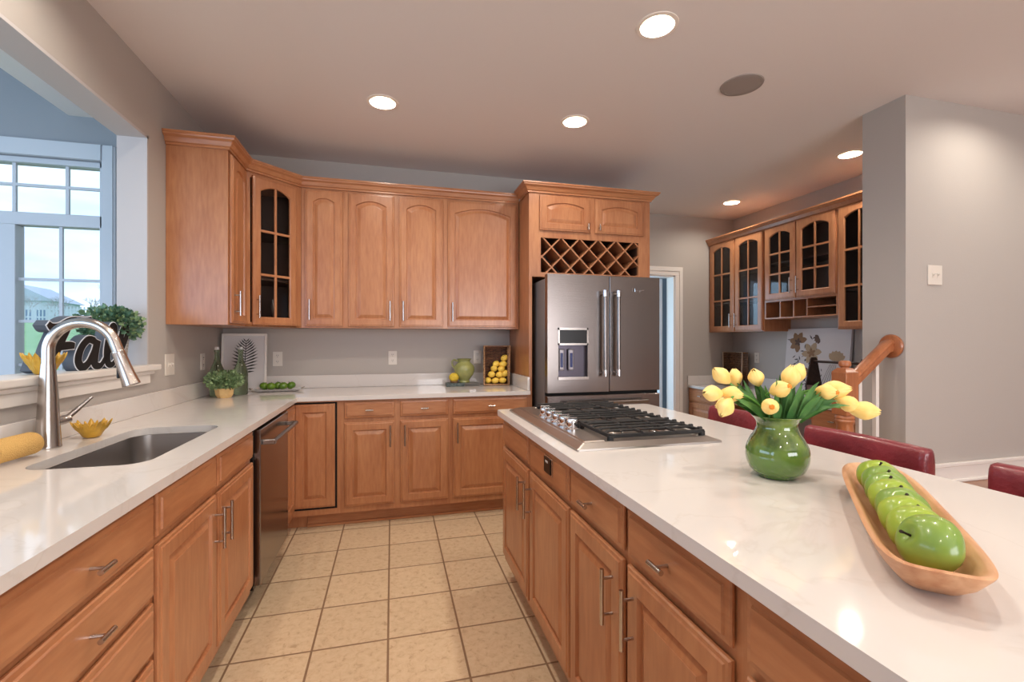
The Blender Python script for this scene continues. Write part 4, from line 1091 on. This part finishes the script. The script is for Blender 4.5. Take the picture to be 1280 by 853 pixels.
LV = [(-.115, .245, .02, .013, .03), (-.13, .215, .05, .014, .02), (-.085, .27, -.02, .012, .0), (-.05, .285, -.03, .013, .0), (-.02, .27, .03, .010, .0), (-.075, .200, .07, .016, .03), (-.045, .205, .08, .017, .035),
      (.005, .255, .06, .010, .0), (.02, .285, -.02, .012, .0), (.045, .250, .05, .017, .01), (.035, .27, .0, .012, .0), (.085, .225, .07, .016, .02), (.12, .255, .02, .014, .01), (.145, .235, .04, .013, .015),
      (.10, .205, .08, .014, .025), (.155, .215, .01, .012, .02), (.07, .29, -.03, .011, .0), (-.15, .225, -.01, .011, .02), (.13, .22, .06, .012, .03), (-.065, .245, -.05, .013, 0), (.015, .235, .07, .012, .0), (.17, .205, .05, .008, .03)]
rl = random.Random(21)
for k in range(34):
    a_ = rl.uniform(-1.25, 1.25); rr_ = rl.uniform(.09, .15)
    LV.append((rr_ * math.sin(a_) * 1.15, .175 + rr_ * math.cos(a_) * .75, rl.uniform(-.06, .08), rl.uniform(.007, .012), rl.uniform(.0, .03)))
bl = empty('tulip_foliage', 'long green tulip leaves spreading from the mouth of the green vase', 'leaves', V0, 0)
for i, (a, b, c_, w_, bd) in enumerate(LV):
    leaf((a, b, c_), w_ * .78, bd, i, roll=random.uniform(.1, .9)).build('leaf', M['leaf'], bl, True, 80)

# ------------------------------------------------------------------ sill and sink items
def petal_bowl(loc, r, label, sc=1.0):
    e = empty('flower_shaped_bowl', label, 'bowl', loc, 0)
    m = MB(); N = 72; rings = []
    for (f_, z, amp) in ((.35, 0, 0), (.48, .003, .0), (.66, .022, .02), (.88, .040, .07), (1.0, .052, .13), (.97, .053, .13), (.84, .041, .07), (.60, .024, .02), (.40, .008, 0)):
        ring = []
        for k in range(N):
            a = 2 * PI * k / N; q_ = 1 + amp * math.cos(9 * a); ring.append(Vector((r * f_ * q_ * math.cos(a), r * f_ * q_ * math.sin(a), (z + (.010 * math.cos(9 * a) + .004 * math.cos(18 * a)) * (f_ > .8)) * sc)))
        rings.append(ring)
    m.ring_surface(rings, True, True, True); m.build('bowl_body', M['yellow'], e, True, 70)
    m = MB()
    for k in range(9):
        a = 2 * PI * (k + .5) / 9; m.tube([(r * .55 * math.cos(a), r * .55 * math.sin(a), .018), (r * .8 * math.cos(a), r * .8 * math.sin(a), .045 * sc), (r * .98 * math.cos(a), r * .98 * math.sin(a), .058 * sc)], [.004, .007, .002], 6)
    m.build('inner_petals', M['yellow'], e, True)
    return e
petal_bowl((-1.150, 2.185, .9145), .057, 'yellow petal-edged bowl on the worktop beside the faucet')
petal_bowl((-1.275, 2.135, 1.1685), .058, 'yellow petal-edged bowl on the window sill behind the faucet', 1.25)
# rolled towel
tw = empty('rolled_towel', 'rolled yellow terry towel on the worktop left of the faucet', 'towel', (-1.155, 1.795, .9145), 0)
m = MB(); n = 90; rings = []
sp_pts = []
for k in range(n):
    a = 5 * PI * k / n; rr_ = .008 + .028 * k / n; sp_pts.append((rr_ * math.cos(a), rr_ * math.sin(a)))
inner = []
outer_ = [(x * (1 + .006 / max(.008, math.hypot(x, y))), y * (1 + .006 / max(.008, math.hypot(x, y)))) for x, y in sp_pts]
poly = sp_pts + outer_[::-1]
dirt = Vector((.06, .99, 0)).normalized(); sd = Vector((dirt.y, -dirt.x, 0))
R3 = []
for s_ in (-.080, -.077, .070, .077, .081):
    f_ = {-.080: .95, -.077: 1.0, .070: 1.0, .077: .96, .081: .86}[s_]
    R3.append([dirt * s_ + sd * (x * f_) + UPV * (.042 + y * f_) for x, y in poly])
m.ring_surface(R3, True, True, True); m.tube([dirt * -.076 + UPV * .042, dirt * .076 + UPV * .042], .033, 24)
m.build('towel_roll', M['towel'], tw, True, 50)

# black script sign "Fall"
def script_sign():
    sg = empty('script_sign', 'black script word sign with pale edges standing on the window sill', 'sign', (-1.30, 2.135, 1.1685), 0)
    # strokes in (y, z) with half widths; local y along wall, z up
    S = []
    def cr(pts, n=7):
        P_ = [pts[0]] + list(pts) + [pts[-1]]; out = []
        for i in range(1, len(P_) - 2):
            p0, p1, p2, p3 = P_[i - 1], P_[i], P_[i + 1], P_[i + 2]
            for k in range(n):
                u = k / n; out.append(tuple(.5 * ((2 * p1[j]) + (-p0[j] + p2[j]) * u + (2 * p0[j] - 5 * p1[j] + 4 * p2[j] - p3[j]) * u * u + (-p0[j] + 3 * p1[j] - 3 * p2[j] + p3[j]) * u ** 3) for j in range(3)))
        out.append(pts[-1]); return out
    F = [[(.0, .03, .012), (.03, .022, .013), (.065, .045, .016), (.10, .11, .019), (.14, .18, .019), (.165, .205, .012)],
         [(.055, .195, .008), (.075, .180, .012), (.11, .185, .011), (.17, .208, .013), (.25, .215, .010), (.28, .225, .006)],
         [(.085, .100, .010), (.12, .105, .012), (.165, .108, .012), (.185, .105, .009)]]
    a_ = [[(.300, .125, .013), (.262, .132, .012), (.222, .095, .013), (.205, .045, .015), (.225, .015, .014), (.262, .030, .012), (.298, .085, .012), (.318, .130, .012)],
          [(.318, .130, .014), (.300, .070, .017), (.300, .025, .015), (.330, .015, .010), (.355, .035, .008)]]
    def l_(o): return [[(o, .032, .008), (o + .036, .075, .010), (o + .074, .145, .011), (o + .080, .190, .010), (o + .060, .198, .009), (o + .040, .155, .013), (o + .026, .08, .016), (o + .030, .028, .014), (o + .056, .016, .010), (o + .082, .035, .008)]]
    letters = [('letter_f', F), ('letter_a', a_), ('letter_l', l_(.350)), ('letter_l', l_(.432))]
    def ribbon(m, st, x0, x1, grow=0.0):
        pts = cr(st)
        L_, R_ = [], []
        for i, p in enumerate(pts):
            a = pts[max(0, i - 1)]; b = pts[min(len(pts) - 1, i + 1)]
            d = Vector((b[0] - a[0], b[1] - a[1])); d.normalize(); n_ = Vector((-d.y, d.x)); w_ = p[2] * 1.3 + grow
            ext = -grow if i == 0 else (grow if i == len(pts) - 1 else 0)
            q_ = Vector((p[0], p[1])) + d * ext
            L_.append(q_ + n_ * w_); R_.append(q_ - n_ * w_)
        rings = [[Vector((x1, l.x, l.y)), Vector((x1, r.x, r.y)), Vector((x0, r.x, r.y)), Vector((x0, l.x, l.y))] for l, r in zip(L_, R_)]
        m.ring_surface(rings, True, True, True)
    for k, (nm_, sts) in enumerate(letters):
        m = MB()
        for j, st_ in enumerate(sts): ribbon(m, st_, -.045, -.002 - .0002 * j, .0035)
        b = m.build(nm_, M['signside'], sg)
        m = MB()
        for j, st_ in enumerate(sts): ribbon(m, st_, -.0019, .0002 + .0003 * j, .0035)
        m.build('letter_outline', M['whitepaint'], b)
        m = MB()
        for j, st_ in enumerate(sts): ribbon(m, st_, -.001, .0016 + .0003 * j, 0)
        m.build('letter_face', M['blackpaint'], b)
    return sg
sg = script_sign(); sg.rotation_euler = (0, 0, -.10)

# leafy plants
def leaves_ball(name, par, mat, c, rad, n, ls, seed, sc=(1, 1, 1), zmin=-9):
    rnd = random.Random(seed); m = MB()
    for i in range(n):
        v = Vector((rnd.gauss(0, 1), rnd.gauss(0, 1), rnd.gauss(0, 1))).normalized()
        rr_ = (rnd.random() ** .45)
        p = Vector((c[0] + v.x * rad * rr_ * sc[0], c[1] + v.y * rad * rr_ * sc[1], c[2] + v.z * rad * rr_ * sc[2]))
        if p.z < zmin: p.z = zmin + rnd.random() * .02
        d = (v + Vector((rnd.uniform(-.8, .8), rnd.uniform(-.8, .8), rnd.uniform(-.3, .9)))).normalized()
        s_ = d.cross(Vector((rnd.uniform(-1, 1), rnd.uniform(-1, 1), rnd.uniform(-1, 1)))).normalized()
        L_ = ls * rnd.uniform(.7, 1.25); W_2 = L_ * .36; nn = s_.cross(d) * L_ * .12
        pts = [p, p + d * L_ * .3 + s_ * W_2 + nn, p + d * L_ * .75 + s_ * W_2 * .8 + nn, p + d * L_, p + d * L_ * .75 - s_ * W_2 * .8 + nn, p + d * L_ * .3 - s_ * W_2 + nn]
        vv = [m.bm.verts.new(q_) for q_ in pts]
        m.bm.faces.new((vv[0], vv[1], vv[2], vv[3])); m.bm.faces.new((vv[0], vv[3], vv[4], vv[5]))
    return m.build(name, mat, par, False, recalc=False)
def pot_mat():
    m = bpy.data.materials.new('black and white patterned pot'); m.use_nodes = True; t = m.node_tree; b = t.nodes['Principled BSDF']
    c = t.nodes.new('ShaderNodeTexCoord'); s = t.nodes.new('ShaderNodeSeparateXYZ'); t.links.new(c.outputs['Object'], s.inputs[0])
    at = t.nodes.new('ShaderNodeMath'); at.operation = 'ARCTAN2'; t.links.new(s.outputs['Y'], at.inputs[0]); t.links.new(s.outputs['X'], at.inputs[1])
    mu = t.nodes.new('ShaderNodeMath'); mu.operation = 'MULTIPLY'; mu.inputs[1].default_value = 10 / (2 * PI); t.links.new(at.outputs[0], mu.inputs[0])
    pp = t.nodes.new('ShaderNodeMath'); pp.operation = 'PINGPONG'; pp.inputs[1].default_value = .5; t.links.new(mu.outputs[0], pp.inputs[0])
    mz = t.nodes.new('ShaderNodeMath'); mz.operation = 'MULTIPLY'; mz.inputs[1].default_value = 14; t.links.new(s.outputs['Z'], mz.inputs[0])
    pz = t.nodes.new('ShaderNodeMath'); pz.operation = 'PINGPONG'; pz.inputs[1].default_value = .5; t.links.new(mz.outputs[0], pz.inputs[0])
    ad = t.nodes.new('ShaderNodeMath'); ad.operation = 'ADD'; t.links.new(pp.outputs[0], ad.inputs[0]); t.links.new(pz.outputs[0], ad.inputs[1])
    m4 = t.nodes.new('ShaderNodeMath'); m4.operation = 'MULTIPLY'; m4.inputs[1].default_value = 5; t.links.new(ad.outputs[0], m4.inputs[0])
    fr = t.nodes.new('ShaderNodeMath'); fr.operation = 'FRACT'; t.links.new(m4.outputs[0], fr.inputs[0])
    gt = t.nodes.new('ShaderNodeMath'); gt.operation = 'GREATER_THAN'; gt.inputs[1].default_value = .5; t.links.new(fr.outputs[0], gt.inputs[0])
    mx = t.nodes.new('ShaderNodeMix'); mx.data_type = 'RGBA'; mx.inputs[6].default_value = lin((28, 26, 28)); mx.inputs[7].default_value = lin((224, 220, 214)); t.links.new(gt.outputs[0], mx.inputs[0])
    t.links.new(mx.outputs[2], b.inputs['Base Color']); b.inputs['Roughness'].default_value = .5
    return m
pl_ = empty('potted_boxwood', 'leafy boxwood plant in a black and white patterned pot on the sill', 'plant', (-1.335, 2.70, 1.1685), 0)
m = MB(); m.lathe([(0, 0), (.050, 0), (.052, .004), (.062, .13), (.0635, .135), (.058, .134), (.056, .12), (0, .118)], seg=32); m.build('pot', pot_mat(), pl_, True, 40)
leaves_ball('foliage', pl_, M['box'], (0, -.025, .205), .115, 900, .026, 3, (1.0, 1.15, .72), .125)
leaves_ball('foliage', pl_, M['box2'], (.015, -.015, .200), .118, 300, .024, 4, (1.0, 1.1, .72), .125)
p2 = empty('potted_plant', 'small leafy green plant in a cream faceted pot before the bottles', 'plant', (-1.085, 3.47, .9145), 0)
m = MB(); m.lathe([(0, 0), (.040, 0), (.052, .02), (.058, .062), (.060, .064), (.054, .064), (.05, .05), (0, .05)], seg=7); m.build('pot', M['board'], p2)
leaves_ball('foliage', p2, M['box2'], (0, 0, .115), .10, 1000, .020, 5, (1.10, 1.0, .60), .06)

def bottle(loc, label):
    b = empty('swing_top_bottle', label, 'bottle', loc, 0, 'green glass swing-top bottles')
    m = MB(); m.lathe([(0, 0), (.042, 0), (.046, .006), (.046, .155), (.040, .185), (.024, .225), (.0155, .26), (.0145, .30), (.018, .303), (.018, .315), (.014, .318), (0, .318)], seg=28); m.build('glass_body', M['greenglass'], b, True, 60)
    m = MB(); m.lathe([(0, 0), (.013, 0), (.015, .004), (.014, .018), (.008, .022), (0, .022)], (0, 0, .318), 16); st_ = m.build('stopper', M['china'], b, True)
    m = MB()
    for s_ in (-1, 1): m.tube([(0, s_ * .0155, .285), (0, s_ * .021, .31), (0, s_ * .014, .336)], .0012, 6)
    m.tube([(0, -.014, .336), (0, .014, .336)], .0012, 6); m.build('wire_clip', M['nickel'], b, True)
    return b
bottle((-1.165, 3.58, .9145), 'green glass swing-top bottle at left, behind the cream pot')
bottle((-1.035, 3.635, .9145), 'green glass swing-top bottle at right, before the palm picture')

# framed palm leaf print leaning in the corner
pf = empty('framed_palm_print', 'white framed print of a dark palm leaf leaning in the corner', 'picture', (-1.085, 3.885, .9145), 0)
pf.rotation_euler = (-.10, 0, .10)
m = MB(); W2, H2 = .152, .435
m.box(-W2, -W2 + .016, -.012, .01, 0, H2, bev=.002); m.box(W2 - .016, W2, -.012, .01, 0, H2, bev=.002); m.box(-W2 + .016, W2 - .016, -.012, .01, 0, .016); m.box(-W2 + .016, W2 - .016, -.012, .01, H2 - .016, H2); m.build('frame', M['trim'], pf)
m = MB(); m.box(-W2 + .016, W2 - .016, -.002, .006, .016, H2 - .016); m.build('print', P('print paper', (206, 202, 202), .5), pf)
m = MB()
m.prism([(-.003, .10), (.003, .10), (.012, .37), (.008, .37)], -.0035, -.0025, 'xz')
for k in range(13):
    z = .14 + k * .0195; u = k / 12; Lf = .11 * (math.sin(PI * (.22 + .70 * u)) ** .9); xc = .001 + .010 * u
    for s_ in (-1, 1):
        ex, ez = xc + s_ * Lf * (.95 - .35 * u), z + Lf * (.10 + .75 * u) + s_ * 0.0
        m.prism([(xc, z - .002), (xc + s_ * Lf * .5, z + (ez - z) * .62 - .0062), (ex, ez), (xc + s_ * Lf * .5, z + (ez - z) * .62 + .0062), (xc, z + .004)], -.0038 - .00002 * k, -.0026, 'xz')
m.build('palm_leaf_print', P('dark ink', (46, 44, 38), .6), pf)

# green jug, small lemon dish and books
bk = empty('trivet', 'dark patterned square trivet with pale slats under the green jug', 'trivet', (.565, 3.86, .9145), .0)
m = MB(); m.box(-.13, .02, -.055, .055, 0, .028, bev=.003); m.build('trivet_block', P('dark patterned cover', (34, 42, 44), .5, rgb2=(96, 108, 106), scale=(70, 70, 70)), bk)
m = MB()
for k in range(3): m.box(.021, .145, -.055 + .0, .055, .003 + k * .009, .008 + k * .009, bev=.001)
m.build('slats', P('grey slats', (120, 116, 112), .6), bk)
jg = empty('green_jug', 'round green ceramic jug with side handle on the back worktop', 'jug', (.590, 3.87, .9435), PI)
m = MB(); m.lathe([(0, 0), (.045, 0)] + smooth_prof([(.047, .001), (.047, .008), (.043, .018), (.058, .040), (.078, .070), (.087, .105), (.081, .137), (.062, .160), (.051, .172), (.051, .184), (.063, .198)]) + [(.063, .199), (.060, .199), (.045, .18), (.05, .16), (.06, .1), (0, .05)], seg=36); m.build('jug_body', M['jug'], jg, True, 60)
m = MB(); m.tube([(.052, 0, .176), (.085, 0, .192), (.104, 0, .175), (.100, 0, .145), (.082, 0, .120)], [.008, .009, .009, .008, .008], 10); m.build('handle', M['jug'], jg, True)
ld_ = empty('textured_yellow_ball', 'small yellow textured ball on a dish in front of the green jug', 'ornament', (.500, 3.845, .9435), 0)
m = MB(); m.lathe([(0, 0), (.022, 0), (.034, .010), (.036, .014), (.03, .012), (0, .006)], seg=20); m.build('dish', M['wicker_l'], ld_, True)
m = MB(); m.ball((0, 0, .045), .042, 24, (1, 1, .9)); m.build('ball', P('yellow knobbly', (232, 204, 70), .6, rgb2=(206, 170, 50), scale=(110, 110, 110), bump=1.0), ld_, True)

# wicker basket standing open with lemons
bs = empty('wicker_basket', 'dark wicker basket standing on end with lemons spilling against it', 'basket', (.862, 3.86, .9145), -.12)
def wick_box(par, hw_, hd, H, mat, rim):
    m = MB(); t_ = .010
    nb = 14
    for k in range(nb):
        z0 = H * k / nb + .0004; z1 = H * (k + 1) / nb - .0004; e_ = .002 * (k % 2)
        m.box(-hw_ - e_, hw_ + e_, hd - t_ - e_, hd, z0, z1, bev=.0015)
        m.box(-hw_ - e_, -hw_ + t_, -hd, hd - t_ - .003, z0, z1, bev=.0015)
    m.box(-hw_, hw_, -hd, hd - t_, 0, .010); m.box(-hw_, hw_, -hd, hd, H - .010, H)
    m.build('woven_sides', mat, par)
    m = MB(); m.tube([(-hw_, -hd, .008), (hw_, -hd, .008), (hw_ + .008, -hd, H), (-hw_, -hd, H), (-hw_, -hd, .008)], .008, 8); m.build('rim', rim, par)
wick_box(bs, .105, .055, .335, M['wicker'], M['wicker_l'])
m = MB()
for k in range(14):
    m.box(.095, .105, -.05, .045, .335 * k / 14 + .002, .335 * (k + 1) / 14 - .002, bev=.003)
m.build('woven_sides', M['wicker_l'], bs)
lem = None; li = 0
LP = [(-.070, .040), (-.008, .038), (.055, .040), (-.040, .092), (.030, .090), (.076, .100), (-.018, .142), (.045, .140), (.000, .182) , (.060, .180), (.072, .232)]
LL = ['bottom left lemon in the wicker basket', 'bottom middle lemon in the wicker basket', 'bottom right lemon in the wicker basket', 'large lemon lying sideways, second row left in the basket', 'lemon in the second row middle of the basket', 'lemon in the second row at the right rim',
      'lemon in the third row left of the basket', 'lemon in the third row right of the basket', 'upper left lemon in the wicker basket', 'upper right lemon, below the topmost one', 'topmost lemon in the wicker basket']
for k, (x, z) in enumerate(LP):
    m = MB(); m.lathe([(.0005, -.036), (.004, -.034), (.012, -.030), (.024, -.018), (.0275, 0), (.024, .018), (.012, .030), (.004, .036), (.0005, .038)], seg=18, cap0=True, cap1=True)
    o = m.build('lemon', M['lemon'], None, True, 80)
    q_ = Matrix.Rotation(-.12, 4, 'Z') @ Vector((x, -.012 - .0 * k, 0)); o.location = (.862 + q_.x, 3.86 + q_.y, .9145 + z)
    o.rotation_euler = (random.uniform(-.5, .5) + (1.2 if k in (0, 2, 6) else 0), random.uniform(.9, 1.5), random.uniform(-.4, .4))
    tag(o, LL[k], 'lemon', 'lemons in the wicker basket')

# ------------------------------------------------------------------ desk decor
dbk = empty('dark_wicker_basket', 'dark woven basket standing on the desk by the far outlet', 'basket', (3.86, 4.53, .7755), -PI / 2 + .1)
wick_box(dbk, .135, .05, .385, P('dark wicker', (140, 104, 78), .7, rgb2=(74, 52, 38), scale=(60, 60, 140), bump=.6), P('grey wicker rim', (176, 156, 136), .7))
m = MB()
for k in range(16): m.ball((-.095 + .0127 * k, -.02, .045 + .04 * ((k * 3) % 4)), .030, 12)
m.build('dried_filling', P('dried brown filling', (112, 74, 40), .7, rgb2=(60, 36, 24), scale=(40, 40, 40)), dbk, True)
cv = empty('floral_canvas', 'white canvas with brown magnolia flowers leaning on the desk wall', 'picture', (3.905, 3.545, .7755), -PI / 2)
cv.rotation_euler = (-.09, 0, -PI / 2)
CW2, CH2 = .345, .640
m = MB(); m.box(-CW2, CW2, -.012, .014, 0, CH2, bev=.002); m.build('canvas', P('white canvas', (206, 200, 200), .7), cv)
def flower(m, cx, cz, R_, n, mi, y, rot=0, fan=2 * PI):
    for k in range(n):
        a = rot + fan * k / n; d = Vector((math.cos(a), math.sin(a))); s_ = Vector((-d.y, d.x)); q_ = []
        for u, w_ in ((0.05, .04), (.30, .24), (.62, .34), (.88, .22), (1.05, 0), (.90, -.14), (.65, -.26), (.35, -.22), (.05, -.03)):
            q_.append((cx + (d.x * u + s_.x * w_) * R_, cz + (d.y * u + s_.y * w_) * R_))
        m.prism(q_, y - .0004 * k, -.0115, 'xz', mi)
m = MB(); rnd = random.Random(5)
flower(m, -.205, .505, .100, 6, 0, -.0130, .3, 5.2)
flower(m, .03, .545, .055, 5, 1, -.0130, 2.6, 2.4)
flower(m, -.045, .40, .105, 6, 2, -.0130, .1); flower(m, -.045, .40, .045, 5, 0, -.0160, .5); flower(m, -.205, .505, .04, 5, 1, -.0155, .1)
flower(m, .215, .33, .095, 6, 2, -.0130, .5, 2.2)
flower(m, -.06, .22, .055, 5, 0, -.0130, 0)
for k in range(70):
    x, z = -.12 + rnd.gauss(0, .09), .30 + rnd.gauss(0, .11)
    if abs(x) > .32 or z < .03 or z > .60: continue
    a = rnd.uniform(0, PI); l_ = rnd.uniform(.010, .030); w_ = l_ * .25; d = (math.cos(a) * l_, math.sin(a) * l_); s_ = (-math.sin(a) * w_, math.cos(a) * w_)
    m.prism([(x - d[0], z - d[1]), (x + s_[0], z + s_[1]), (x + d[0], z + d[1]), (x - s_[0], z - s_[1])], -.0128 - .00001 * k, -.0115, 'xz', 3)
for k in range(6): m.prism([(.05 + .03 * k, .04), (.053 + .03 * k, .04), (.16 + .012 * k, .30), (.157 + .012 * k, .30)], -.0127, -.0115, 'xz', 3)
m.build('painted_flowers', [P('brown petals', (138, 104, 74), .7), P('dark brown petals', (96, 74, 62), .7), P('tan petals', (170, 146, 118), .7), P('ink leaves', (74, 66, 68), .7)], cv)
tb = empty('wooden_tote', 'dark wooden tool tote with round bar handle on the desk before the canvas', 'box', (3.62, 3.06, .7755), -PI / 2)
m = MB()
m.box(-.22, .22, -.085, -.073, 0, .13, bev=.002); m.box(-.22, .22, .073, .085, 0, .13, bev=.002); m.box(-.22, .22, -.073, .073, 0, .010); m.build('tote_box', P('greyish brown wood', (92, 74, 70), .6), tb)
for x in (-.232, .220):
    m = MB(); pr_ = [(-.085, 0), (.085, 0), (.085, .13), (.035, .355), (.022, .372), (-.022, .372), (-.035, .355), (-.085, .13)]
    m.prism(pr_, x, x + .012, 'yz'); m.build('end_panel', M['darkwood'], tb)
m = MB(); m.tube([(-.25, 0, .335), (.25, 0, .335)], .011, 12); m.build('bar_handle', M['darkwood'], tb, True)

# ------------------------------------------------------------------ outside the sunroom window
m = MB()
m.ring_surface([[Vector((x, y, z)) for y, z in ((6.5, -.5), (40, 2.6), (140, 2.6), (140, -1), (6.5, -1))] for x in (-120, 40)], True, True, True)
m.box(-120, -5.2, -30, 6.5, -.62, -.5)
g_ = m.build('lawn', M['lawn']); g_['kind'] = 'structure'; g_['label'] = 'pale green lawn rising outside the window'
hs = empty('neighbour_house', 'pale grey gabled house seen far off through the window', 'house', (-48.5, 76, 2.6), .12)
m = MB(); m.box(-3.6, 3.6, 0, 8, 0, 4.4); m.build('wall', M['siding'], hs)
m = MB(); m.prism([(-4.2, 4.0), (4.2, 4.0), (0, 6.3)], -.3, 8.3, 'xz'); m.build('roof', M['roof'], hs)
for x in (-3.0, -1.2, .6, 2.2):
    m = MB(); m.box(x, x + 1, -.05, .02, 1.2, 2.9); m.build('window', P('far window', (120, 140, 170), .2), hs)
def bare_tree(loc, H, label, seed):
    rnd = random.Random(seed); t_ = empty('bare_tree', label, 'tree', loc, 0, 'bare trees beyond the lawn')
    m = MB()
    def br(p, d, L_, r, lev):
        q_ = p + d * L_; m.tube([p, (p + q_) / 2 + Vector((rnd.uniform(-.04, .04) * L_, 0, 0)), q_], [r, r * .8, r * .6], 4)
        if lev == 0: return
        for k in range(3 if lev > 1 else 4):
            dd = (d + Vector((rnd.uniform(-.8, .8), rnd.uniform(-.8, .8), rnd.uniform(-.1, .5)))).normalized(); br(p + d * L_ * rnd.uniform(.55, 1), dd, L_ * .68, r * .55, lev - 1)
    br(Vector((0, 0, 0)), Vector((0, 0, 1)), H * .34, H * .022, 4)
    m.build('branches', M['bark'], t_)
TLB = ['%s of the six pale bare trees seen through the sunroom window' % q for q in ('leftmost', 'third from left', 'fourth from left', 'fifth from left', 'rightmost', 'second from left')]
for i, (x, y, H) in enumerate(((-31, 50, 3.6), (-27.5, 48, 3.4), (-29, 55, 4.6), (-22.5, 46, 4.6), (-20.5, 48, 3.4), (-35, 60, 4.4))):
    bare_tree((x, y, 2.6), H, TLB[i], i + 11)
fn = empty('garden_fence', 'pale picket fence across the far edge of the lawn', 'fence', (-34, 39, 2.5), .0)
m = MB()
m.box(0, 26, 0, .04, .35, .45); m.box(0, 26, 0, .04, .9, 1.0); m.build('rails', M['siding'], fn)
m = MB()
for k in range(130): m.box(.2 * k, .2 * k + .08, -.02, 0, .1, 1.15)
m.build('pickets', M['siding'], fn)
